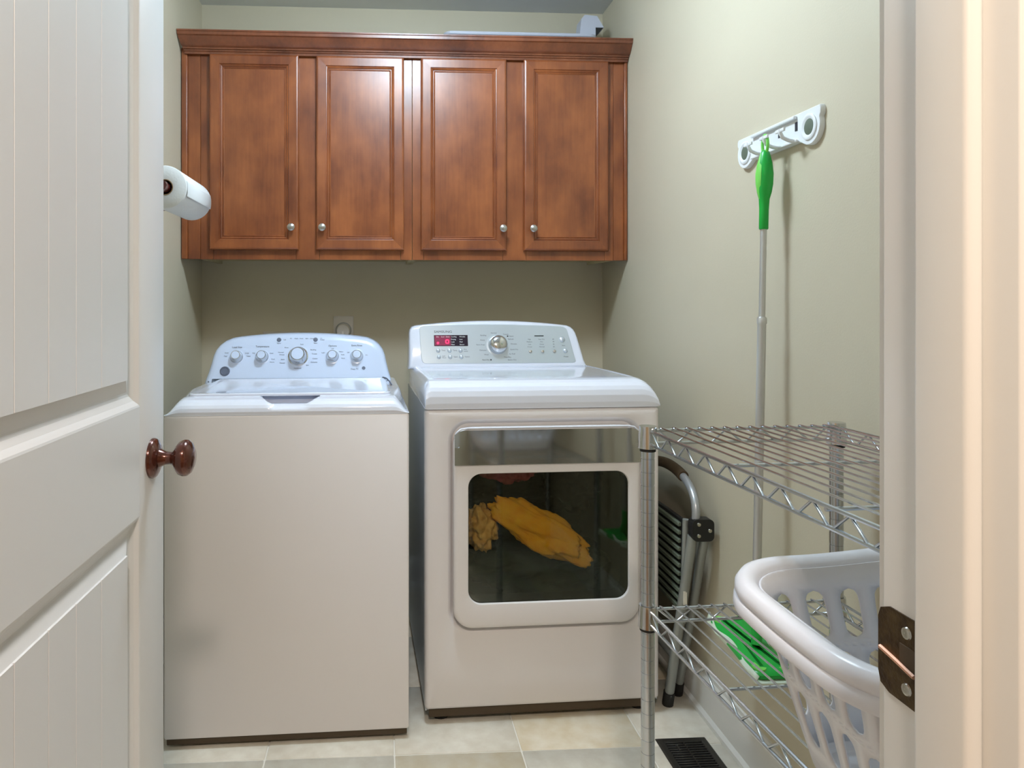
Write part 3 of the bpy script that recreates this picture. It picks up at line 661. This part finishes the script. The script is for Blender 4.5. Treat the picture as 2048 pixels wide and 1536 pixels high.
garment('black_cloth_wad', (0.39, 2.33, 0.600), (0.14, 0.10, 0.055), 'blackc', 'black wad of clothes under the red garment in the dryer drum', 12.7)
garment('yellow_cloth', (0.480, 2.148, 0.527), (0.160, 0.034, 0.056), 'yellow', 'bright yellow cloth lying diagonally in the dryer drum', 3.3, 0.35, (0, math.radians(32), 0), 2.2)
garment('tan_cloth', (0.300, 2.17, 0.535), (0.045, 0.05, 0.060), 'tanc', 'tan cloth at the left inside the dryer drum', 7.9)

# ------------------------------------------------------------------ outlets on the back wall
ol_ = rr(-0.200, -0.116, 1.040, 1.153, 0.004, 3)
op = thing('dryer_outlet', (-0.158, YB, 1.04), 'square beige power outlet plate on the back wall above the washing machine', 'outlet')
b = B(); b.loft([XZ(ol_, YB-0.0005), XZ(ol_, YB-0.005), XZ(off(ol_, -0.003), YB-0.0075)]); b.build('cover_plate', 'outlet', op)
B().lathe([(0.0335, 0.0), (0.0335, 0.003), (0.0310, 0.004), (0.0, 0.004)], (-0.158, YB-0.0076, 1.0935), (0, -1, 0), 28).build('receptacle', 'stoolgrey', op)
B().lathe([(0.0, 0.0), (0.0295, 0.0), (0.0290, 0.024), (0.025, 0.030), (0.0, 0.030)], (-0.158, YB-0.0117, 1.0915), (0, -1, 0), 28).build('plug', 'outlet', op)
B().tube([(-0.158, YB-0.040, 1.085), (-0.158, YB-0.060, 1.060), (-0.158, YB-0.065, 0.98), (-0.13, YB-0.06, 0.80)], 0.008, 8).build('cord', 'outlet', op)
wb = thing('washer_supply_box', (-0.416, YB, 0.93), 'white washer hookup box on the back wall, its top edge showing over the washing machine', 'outlet box')
mitred_parts = mitred(None, (-0.493, -0.340, 0.93, 1.0875), [(0.0, 0.006), (0.004, 0.010), (0.020, 0.010)], lambda x, z, h: Vector((x, YB-h, z)), ('frame', 'frame'), 'outlet', back=0.0005)
for pc in mitred_parts: pc.parent = wb; pc.location = WP[pc]-WP[wb]
for x in (-0.45, -0.39):
    B().tube([(x, YB-0.003, 1.01), (x, YB-0.05, 1.0), (x, YB-0.06, 0.9), (x+0.02, YB-0.06, 0.6)], 0.009, 8).build('hose', 'hose', wb)

# ------------------------------------------------------------------ paper towel holder and roll on the left wall
ph = thing('paper_towel_holder', (XL, 2.19, 1.50), 'dark mahogany paper towel holder fixed to the left wall beside the cabinet', 'towel holder')
B().box(XL+0.0005, XL+0.014, 1.99, 2.40, 1.495, 1.565, 0.004).build('back_plate', 'holder', ph)
for y in (2.018, 2.362):
    b = B(); b.loft([[Vector((x, y+d, z)) for x, z in ((XL+0.012, 1.50), (XL+0.012, 1.56), (-0.600, 1.548), (-0.586, 1.540), (-0.582, 1.530), (-0.586, 1.520), (-0.600, 1.512))] for d in (-0.009, 0.009)]); b.build('arm', 'holder', ph, smooth=False)
B().tube([(-0.598, 2.012, 1.53), (-0.598, 2.368, 1.53)], 0.0135, 16).build('rod', 'holder', ph)
pr = thing('paper_towel_roll', (-0.598, 2.19, 1.47), 'white paper towel roll on the holder at the left of the wall cabinets', 'paper towel')
b = B(); n = 40
def circ(r_, y): return [Vector((-0.598+r_*math.cos(2*PI*k/n), y, 1.53+r_*math.sin(2*PI*k/n))) for k in range(n)]
b.loft([circ(0.022, 2.335), circ(0.022, 2.048), circ(0.058, 2.0465), circ(0.060, 2.0485), circ(0.060, 2.333), circ(0.058, 2.335), circ(0.022, 2.335)], False, False)
b.build('roll', 'paper', pr, angle=50)
b = B(); b.loft([circ(0.0218, 2.334), circ(0.0218, 2.047), circ(0.0198, 2.047), circ(0.0198, 2.334)], False, False); b.build('cardboard_core', 'card', pr)
def sheet(u, v):
    a = math.radians(18-u*42); r_ = 0.0607+0.004*max(0, u-0.5)
    return Vector((-0.598+r_*math.cos(a)+0.002*max(0, u-0.6), 2.052+v*0.278, 1.53+r_*math.sin(a)))
b = B(); b.grid(sheet, 14, 2); ob = b.build('loose_sheet', 'paper', pr)
sm = ob.modifiers.new('s', 'SOLIDIFY'); sm.thickness = 0.0006

# ------------------------------------------------------------------ hook rack on the right wall
rk = thing('wall_hook_rack', (XR, 1.67, 1.56), 'white plastic broom rack with three hooks on the right wall', 'rack')
RY0, RY1, RZ0, RZ1 = 1.478, 1.842, 1.556, 1.634
b = B()
body = []
# outline in (y,z): straight top, round lobes at both ends, shallower middle
def arc(cy, cz, r_, a0, a1, n=10): return [(cy+r_*math.cos(math.radians(a0+(a1-a0)*i/n)), cz+r_*math.sin(math.radians(a0+(a1-a0)*i/n))) for i in range(n+1)]
body += [(RY0+0.004, RZ1), (RY0, RZ1-0.006), (RY0, 1.615), (RY0+0.004, 1.610)]
body += arc(1.520, 1.594, 0.040, 160, 300)
body += [(1.558, 1.568), (1.766, 1.568)]
body += arc(1.802, 1.594, 0.040, 240, 380)
body += [(RY1-0.004, 1.612), (RY1, 1.617), (RY1, RZ1-0.006), (RY1-0.004, RZ1)]
b.loft([YZ(body, XR-0.0005), YZ(body, XR-0.010), YZ(off(body, -0.0015), XR-0.012)])
b.build('back_plate', 'inkw', rk, angle=40)
B().box(XR-0.021, XR-0.0125, 1.566, 1.760, 1.622, 1.630, 0.002).build('top_rail', 'inkw', rk)
B().box(XR-0.019, XR-0.0125, 1.560, 1.764, 1.569, 1.575, 0.002).build('bottom_lip', 'inkw', rk)
for cy in (1.520, 1.802):
    B().lathe([(0.018, 0.0), (0.029, 0.0), (0.029, 0.0025), (0.026, 0.004), (0.021, 0.0035), (0.018, 0.001)], (XR-0.012, cy, 1.594), (-1, 0, 0), 28).build('socket_ring', 'inkw', rk)
    B().lathe([(0.0, 0.0), (0.018, 0.0), (0.018, 0.001), (0.010, 0.003), (0.0, 0.003)], (XR-0.012, cy, 1.594), (-1, 0, 0), 20).build('grip_ball', 'treadg', rk, label='grey-green rubber gripper')
def hook(cy):
    b = B()
    b.tube([(XR-0.013, cy, 1.572), (XR-0.030, cy, 1.574), (XR-0.044, cy, 1.580), (XR-0.050, cy, 1.590), (XR-0.050, cy, 1.600)], 0.0045, 8)
    b.box(XR-0.053, XR-0.048, cy-0.018, cy+0.018, 1.592, 1.600, 0.0015)
    h = b.build('hook', 'inkw', rk)
    B().box(XR-0.0132, XR-0.0115, cy-0.0045, cy+0.0045, 1.596, 1.616, 0.0).build('hook_slot', 'inkd', h, smooth=False)
for cy in (1.569, 1.639, 1.712): hook(cy)
rk.location.y += 0.028; rk.location.z += 0.004

# ------------------------------------------------------------------ green mop hanging from the rack
mp = thing('floor_mop', (0.895, 1.667, 0.38), 'green and silver flat mop hanging from the middle hook of the white rack', 'mop')
mt = Vector((0.9085, 1.667, 1.600)); mb = Vector((0.885, 1.667, 0.430))
def mpt(z): f_ = (z-mb.z)/(mt.z-mb.z); return mb+(mt-mb)*f_
ax = (mt-mb).normalized()
b = B(); zz = [1.383, 1.385, 1.43, 1.455, 1.470, 1.490, 1.515, 1.540, 1.556, 1.566, 1.570]
rz = [0.0095, 0.0105, 0.0105, 0.0120, 0.0160, 0.0190, 0.0195, 0.0165, 0.0125, 0.0095, 0.006]
b.tube([mpt(z) for z in zz], 0.01, 16, rads=rz); gp = b.build('grip', 'green', mp, angle=60)
b = B()
lp = [mpt(1.562)+Vector((0, 0.012*math.sin(a), 0.022-0.022*math.cos(a))) for a in [2*PI*k/20 for k in range(20)]]
b.tube(lp, 0.0036, 8, closed=True); b.build('hanging_loop', 'limeg', gp)
def inlay(u, v):
    a = math.radians(150+u*70); z = 1.455+v*0.11
    i = next(k for k in range(len(zz)-1) if zz[k+1] >= z); f_ = (z-zz[i])/(zz[i+1]-zz[i]); r_ = rz[i]*(1-f_)+rz[i+1]*f_+0.0008
    return mpt(z)+Vector((r_*math.cos(a), r_*math.sin(a)*(0.3+0.7*math.sin(PI*v)), 0))
b = B(); b.grid(inlay, 8, 16); b.build('grip_inlay', 'limeg', gp)
B().tube([mpt(1.384), mpt(1.171)], 0.0072, 12).build('upper_pole', 'poleg', mp)
B().lathe([(0.0, 0), (0.0112, 0), (0.0112, 0.012), (0.009, 0.016), (0.0, 0.016)], mpt(1.160), ax, 16).build('collar', 'poleg', mp)
B().tube([mpt(1.165), mpt(0.470)], 0.0098, 14).build('lower_pole', 'poleg', mp)
B().tube([mpt(0.480), mpt(0.445), mpt(0.425)+Vector((0, -0.005, 0)), Vector((0.880, 1.655, 0.405))], 0.012, 10).build('swivel_joint', 'green', mp)
HM = Matrix.Translation((0.878, 1.682, 0.392)) @ Matrix.Rotation(math.radians(7), 4, 'X')
b = B(); ol = rr(-0.048, 0.048, -0.118, 0.118, 0.02)
b.loft([XY(off(ol, -0.004), -0.008), XY(ol, -0.006), XY(ol, 0.002), XY(off(ol, -0.004), 0.006), XY(off(ol, -0.020), 0.012), XY(off(ol, -0.030), 0.012)]); b.xf(HM)
hdm = b.build('mop_head', 'green', mp)
for x, y in ((-0.028, -0.095), (0.028, -0.095), (-0.028, 0.095), (0.028, 0.095)):
    b = B(); b.lathe([(0, 0), (0.016, 0), (0.015, 0.003), (0, 0.004)], (x, y, 0.008), (0, 0, 1), 16); b.xf(HM); b.build('cloth_gripper', 'limeg', hdm)
def clo(u, v):
    y = -0.128+v*0.256; s_ = u*2-1
    x = s_*0.060+0.003*math.sin(v*9+s_*3); z = -0.011
    if abs(s_) > 0.8: z = -0.011+(abs(s_)-0.8)*0.10+0.004*math.sin(v*14); x = math.copysign(0.050+0.006*math.sin(v*11), s_)*(1.0 if abs(s_) < 0.95 else 0.92)
    return HM @ Vector((x, y, z))
b = B(); b.grid(clo, 20, 30); cl = b.build('cleaning_cloth', 'cloth', mp); sm = cl.modifiers.new('s', 'SOLIDIFY'); sm.thickness = 0.002

# ------------------------------------------------------------------ chrome wire shelving
SB = Vector((0.893, 1.375, 0)); ra = math.radians(3.0)
uu = Vector((math.sin(ra), -math.cos(ra), 0)); vv = Vector((-math.cos(ra), -math.sin(ra), 0))   # towards camera / towards left
SL, SW = 0.775, 0.386
def S(a, c, z): p = SB+uu*a+vv*c; return Vector((p.x, p.y, z))
sh = thing('wire_shelving', (S(SL/2, SW/2, 0).x, S(SL/2, SW/2, 0).y, 0), 'chrome wire shelving unit by the right wall with a laundry basket on its lower shelf', 'shelf')
for a, c in ((0, 0), (0, SW), (SL, 0), (SL, SW)):
    q = B(); base = S(a, c, 0)
    rings = [(0.0127, 0.02)]
    z = 0.05
    while z < 0.945:
        rings += [(0.0127, z-0.0012), (0.0119, z-0.0008), (0.0119, z+0.0008), (0.0127, z+0.0012)]; z += 0.0254
    rings += [(0.0127, 0.972), (0.0110, 0.974), (0.0, 0.974)]
    q.lathe(rings, base, (0, 0, 1), 16); pst = q.build('post', 'wirec', sh, angle=60)
    B().lathe([(0, 0), (0.016, 0), (0.017, 0.004), (0.010, 0.010), (0.010, 0.021), (0, 0.021)], base, (0, 0, 1), 14).build('levelling_foot', 'rubber', pst)
def shelf(zt):
    z1, z2 = zt-0.003, zt-0.0275
    r1, r2 = 0.0030, 0.0027
    b = B()
    for z in (z1, z2):
        for pa, pb in (((0, 0), (0, SW)), ((SL, 0), (SL, SW)), ((0, 0), (SL, 0)), ((0, SW), (SL, SW))):
            b.tube([S(*pa, z), S(*pb, z)], r1, 8)
    s_ = b.build('shelf_frame', 'wirec', sh)
    for a, c in ((0, 0), (0, SW), (SL, 0), (SL, SW)):
        B().lathe([(0.0130, -0.036), (0.0185, -0.036), (0.0180, -0.030), (0.0165, 0.003), (0.0160, 0.006), (0.0130, 0.006)], S(a, c, zt), (0, 0, 1), 24).build('collar', 'chrome', s_)
        B().lathe([(0.0128, -0.042), (0.0150, -0.042), (0.0150, -0.036), (0.0128, -0.036)], S(a, c, zt), (0, 0, 1), 20).build('sleeve', 'rubber', s_)
    # truss zigzags
    def zig(p0, p1, pitch):
        L_ = (p1-p0).length; n_ = max(2, int(round((L_-0.04)/pitch))); d = (p1-p0).normalized(); st_ = (L_-0.04)/n_; pts_ = []
        for k in range(n_):
            s0 = 0.02+k*st_
            pts_ += [p0+d*s0+Vector((0, 0, z1-p0.z)), p0+d*(s0+st_*0.42)+Vector((0, 0, z2+0.001-p0.z)), p0+d*(s0+st_*0.5)+Vector((0, 0, z2-0.001-p0.z)), p0+d*(s0+st_*0.58)+Vector((0, 0, z2+0.001-p0.z))]
        pts_.append(p0+d*(L_-0.02)+Vector((0, 0, z1-p0.z)))
        B().tube(pts_, 0.0021, 6).build('zigzag_wire', 'wirec', s_, angle=80)
    zig(S(0, 0, zt), S(0, SW, zt), 0.064); zig(S(SL, 0, zt), S(SL, SW, zt), 0.064); zig(S(0, 0, zt), S(SL, 0, zt), 0.064); zig(S(0, SW, zt), S(SL, SW, zt), 0.064)
    for a in (SL*0.36, SL*0.66): B().tube([S(a, 0, z1-0.005), S(a, SW, z1-0.005)], 0.0028, 8).build('cross_rod', 'wirec', s_)
    n_ = 14; stp = SW/(n_+1)
    w0 = B().tube([S(-0.002, stp, zt-0.006), S(-0.003, stp, zt+0.0006), S(0.004, stp, zt+0.0018), S(SL-0.004, stp, zt+0.0018), S(SL+0.003, stp, zt+0.0006), S(SL+0.002, stp, zt-0.006)], 0.0018, 6).build('wire', 'wirec', s_)
    for k in range(1, n_): inst(w0, vv*stp*k)
    return s_
shelf(0.969); shelf(0.628)

# ------------------------------------------------------------------ laundry basket on the lower shelf
bk = thing('laundry_basket', (0.685, 0.795, 0.632), 'white plastic laundry basket with slotted sides on the lower wire shelf', 'laundry basket')
BX0, BX1, BY0, BY1, BZ0, BZ1 = 0.477, 0.905, 0.635, 0.953, 0.632, 0.848
RT = rr(BX0, BX1, BY0, BY1, 0.085, 12)
def closed_curve(pts):
    P_ = [Vector(p) for p in pts]; n_ = len(P_); L_ = [0]
    for i in range(n_): L_.append(L_[-1]+(P_[(i+1) % n_]-P_[i]).length)
    tot = L_[-1]
    def at(s):
        s = s % tot
        lo_, hi_ = 0, n_
        while hi_-lo_ > 1:
            mid = (lo_+hi_)//2
            if L_[mid] <= s: lo_ = mid
            else: hi_ = mid
        f_ = (s-L_[lo_])/max(1e-9, L_[lo_+1]-L_[lo_]); a = P_[lo_]; c = P_[(lo_+1) % n_]
        return a+(c-a)*f_, (c-a)
    return at, tot
atc, TOT = closed_curve(RT)
bc = Vector(((BX0+BX1)/2, (BY0+BY1)/2))
def bump(x): return 0.012*math.exp(-((x-bc.x-0.05)/0.11)**2)
def wallpt(s, t):     # t: 0 bottom .. 1 top
    p, d = atc(s); k = 1-t
    tx = 0.052*(k**1.15); sc_x = 1-tx/((BX1-BX0)/2); sc_y = 1-tx*0.95/((BY1-BY0)/2)
    q = Vector((bc.x+(p.x-bc.x)*sc_x, bc.y+(p.y-bc.y)*sc_y))
    z = BZ0+0.012+(BZ1-BZ0-0.012)*t
    z += bump(q.x)*t*t if abs(q.y-bc.y) > 0.12 else 0
    return Vector((q.x, q.y, z))
H = BZ1-BZ0-0.012
NS = int(round(TOT/0.050)); cw = TOT/NS
b = B(); bm_ = b.bm
def cell(s0, s1, t0, t1, slot):
    if not slot:
        nx = 4; rows = [[bm_.verts.new(wallpt(s0+(s1-s0)*i/nx, t_)) for i in range(nx+1)] for t_ in (t0, t1)]
        for i in range(nx): bm_.faces.new((rows[0][i], rows[0][i+1], rows[1][i+1], rows[1][i]))
        return
    hw = (s1-s0)/2*0.56; hh = (t1-t0)/2*0.86; cs = (s0+s1)/2; ct = (t0+t1)/2
    # border points of cell (24) and capsule slot points (24)
    bo = []; si = []
    nb = 6
    for i in range(nb): bo.append((s1, ct+(t1-ct)*(-1+2*i/nb)))
    for i in range(4): bo.append((s1-(s1-s0)*i/4, t1))
    for i in range(nb): bo.append((s0, t1-(t1-t0)*i/nb))
    for i in range(4): bo.append((s0+(s1-s0)*i/4, t0))
    rt = hw/H   # radius in t units
    for (s, t_) in bo:
        dx = (s-cs)/((s1-s0)/2); dy = (t_-ct)/((t1-t0)/2)
        if abs(dy) >= 0.999:
            a = math.atan2(1.0, dx*1.6)
            ox = hw*math.cos(a); oz = (hh-rt)+rt*math.sin(a); si.append((cs+ox, ct+math.copysign(oz, dy)))
        else:
            yy = dy*hh
            if abs(yy) > hh-rt: q_ = (abs(yy)-(hh-rt))/rt; xx = hw*math.sqrt(max(0.0, 1-q_*q_)); xx = max(xx, hw*0.85)
            else: xx = hw
            si.append((cs+math.copysign(xx, dx), ct+max(-(hh-rt*0.5), min(hh-rt*0.5, yy))))
    vo = [bm_.verts.new(wallpt(*p)) for p in bo]; vi = [bm_.verts.new(wallpt(*p)) for p in si]
    n_ = len(vo)
    for i in range(n_):
        j = (i+1) % n_; bm_.faces.new((vo[i], vo[j], vi[j], vi[i]))
for k in range(NS):
    s0 = k*cw
    cell(s0, s0+cw, 0.0, 0.16, False); cell(s0+cw/2, s0+1.5*cw, 0.16, 0.525, True)
    cell(s0, s0+cw, 0.55, 0.885, True); cell(s0, s0+cw, 0.885, 1.0, False)
    # joining band between the staggered rows
    hb = [[bm_.verts.new(wallpt(s0+cw*i/8, t_)) for i in range(9)] for t_ in (0.525, 0.55)]
    for i in range(8): bm_.faces.new((hb[0][i], hb[0][i+1], hb[1][i+1], hb[1][i]))
bmesh.ops.remove_doubles(bm_, verts=bm_.verts, dist=0.0004)
wob = b.build('slotted_wall', 'basket', bk, angle=60)
sm = wob.modifiers.new('s', 'SOLIDIFY'); sm.thickness = 0.0028; sm.offset = 0
# rim
nr_ = 160
rimprof = [(0.000, -0.020), (0.000, -0.004), (0.003, 0.004), (0.009, 0.010), (0.017, 0.0120), (0.025, 0.0090), (0.0295, 0.0020), (0.0300, -0.0060), (0.0275, -0.0100), (0.0290, -0.0115), (0.0310, -0.0140), (0.0318, -0.0240), (0.0308, -0.0270), (0.0295, -0.0265), (0.0290, -0.0150), (0.0250, -0.0090), (0.0240, 0.0020), (0.017, 0.0070), (0.008, 0.0050), (0.004, -0.004), (0.003, -0.020)]
b = B(); loops = []
for i in range(nr_+1):
    s = TOT*i/nr_; p, d = atc(s); d = (atc(s+0.004)[0]-atc(s-0.004)[0]).normalized(); nn_ = Vector((d.y, -d.x))
    if (p-bc).dot(nn_) < 0: nn_ = -nn_
    z = BZ1+(bump(p.x) if abs(p.y-bc.y) > 0.12 else bump(p.x)*0)
    dip = -0.004*math.exp(-((p.y-bc.y)/0.09)**2) if abs(p.x-bc.x) > 0.19 else 0
    loops.append([Vector((p.x+nn_.x*q[0], p.y+nn_.y*q[0], z+dip+q[1])) for q in rimprof])
b.loft(loops, False, False); bmesh.ops.remove_doubles(b.bm, verts=b.bm.verts, dist=1e-5)
b.build('rim', 'basket', bk, angle=55)
b = B(); bl = [wallpt(TOT*i/120, 0.0) for i in range(120)]
def shrink(k, z): return [Vector((bc.x+(p.x-bc.x)*k, bc.y+(p.y-bc.y)*k, z)) for p in bl]
b.loft([bl, shrink(0.985, BZ0+0.004), shrink(0.95, BZ0), shrink(0.5, BZ0), shrink(0.5, BZ0+0.003), shrink(0.95, BZ0+0.003), shrink(0.98, BZ0+0.007), shrink(0.992, BZ0+0.013)], False, False)
b.loft([shrink(0.5, BZ0), shrink(0.5, BZ0+0.003)]); b.build('base', 'basket', bk)

# ------------------------------------------------------------------ folded step stool leaning beside the dryer
ss = thing('step_stool', (0.89, 2.35, 0), 'folded grey tubular step stool with ribbed tread between the dryer and the right wall', 'step stool')
dy = 0.425
def leg(p0, p1, p2, r_, name='leg'):
    return B().tube([p0, p1, p2], r_, 12).build(name, 'stoolgrey', ss)
for k in (0, 1):
    o = Vector((0, dy*k, 0))
    l1 = leg(Vector((0.914, 2.180, 0.035))+o, Vector((0.918, 2.10, 0.28))+o, Vector((0.922, 2.018, 0.545))+o, 0.0125)
    B().tube([Vector((0.914, 2.190, 0.002))+o, Vector((0.914, 2.177, 0.045))+o], 0.0150, 12).build('rubber_foot', 'rubber', l1)
    l2 = leg(Vector((0.862, 2.128, 0.035))+o, Vector((0.873, 2.075, 0.28))+o, Vector((0.887, 2.020, 0.545))+o, 0.0140)
    B().tube([Vector((0.861, 2.136, 0.002))+o, Vector((0.862, 2.125, 0.045))+o], 0.0165, 12).build('rubber_foot', 'rubber', l2)
    b = B(); q = rr(0.8765, 0.9385, 0.536, 0.598, 0.014, 4)
    b.loft([[Vector((x, 2.000+dy*k+dd_, z)) for x, z in q] for dd_ in (-0.006, 0.026)]); bkt = b.build('hinge_bracket', 'black', ss)
    for x, z in ((0.894, 0.584), (0.894, 0.552), (0.926, 0.566)):
        B().lathe([(0, 0), (0.006, 0), (0.005, 0.002), (0, 0.003)], (x, 1.994+dy*k, z), (0, -1, 0), 12).build('rivet', 'screw', bkt)
arch = []
for i in range(25):
    a = PI*i/24; arch.append(Vector((0.893+0.010*math.sin(a), 2.012+dy/2-dy/2*math.cos(a)*1.0, 0.590+0.112*math.sin(a)**0.75)))
B().tube(arch, 0.0115, 12).build('handle_tube', 'alu', ss)
B().tube(arch[8:17], 0.0165, 14).build('foam_grip', 'foam', ss, label='dark brown foam grip')
tr = B().box(0.878, 0.892, 2.068, 2.398, 0.305, 0.575, 0.004).build('tread', 'black', ss)
sl0 = B().box(0.868, 0.8785, 2.076, 2.390, 0.312, 0.3245, 0.002, 1).build('tread_slat', 'treadg', tr)
for k in range(1, 11): inst(sl0, (0, 0, 0.0242*k))
for y in (2.060, 2.400): B().tube([(0.884, y+0.02, 0.27), (0.884, y, 0.58)], 0.009, 10).build('tread_rail', 'stoolgrey', ss)
B().box(0.870, 0.880, 2.0412, 2.0460, 0.338, 0.378).build('sticker', 'sticker', ss, smooth=False)
B().tube([(0.866, 2.10, 0.16), (0.866, 2.10+dy, 0.16)], 0.010, 10).build('cross_bar', 'stoolgrey', ss)

# ------------------------------------------------------------------ floor register
vt = thing('floor_register', (0.828, 1.83, 0), 'black metal floor vent grille in the tiles in front of the dryer corner', 'floor vent')
mitr = mitred(None, (0.757, 0.899, 1.690, 1.967), [(0.0, 0.001), (0.004, 0.0045), (0.018, 0.0050), (0.020, 0.003)], lambda x, z, h: Vector((x, z, h)), ('frame', 'frame'), 'vent', back=0.0006)
for pc in mitr: pc.parent = vt; pc.location = WP[pc]-WP[vt]
B().box(0.776, 0.880, 1.709, 1.948, 0.0005, 0.0012).build('duct_backing', 'ventin', vt, smooth=False)
v0 = B().box(0.777, 0.879, 1.712, 1.7165, 0.0012, 0.0042, 0.0006, 1).build('louvre', 'vent', vt)
for k in range(1, 24): inst(v0, (0, 0.0101*k, 0))
B().box(0.826, 0.830, 1.709, 1.948, 0.0030, 0.0046).build('centre_bar', 'vent', vt, smooth=False)
B().box(0.800, 0.806, 1.905, 1.930, 0.0045, 0.0075, 0.001, 1).build('damper_lever', 'vent', vt)
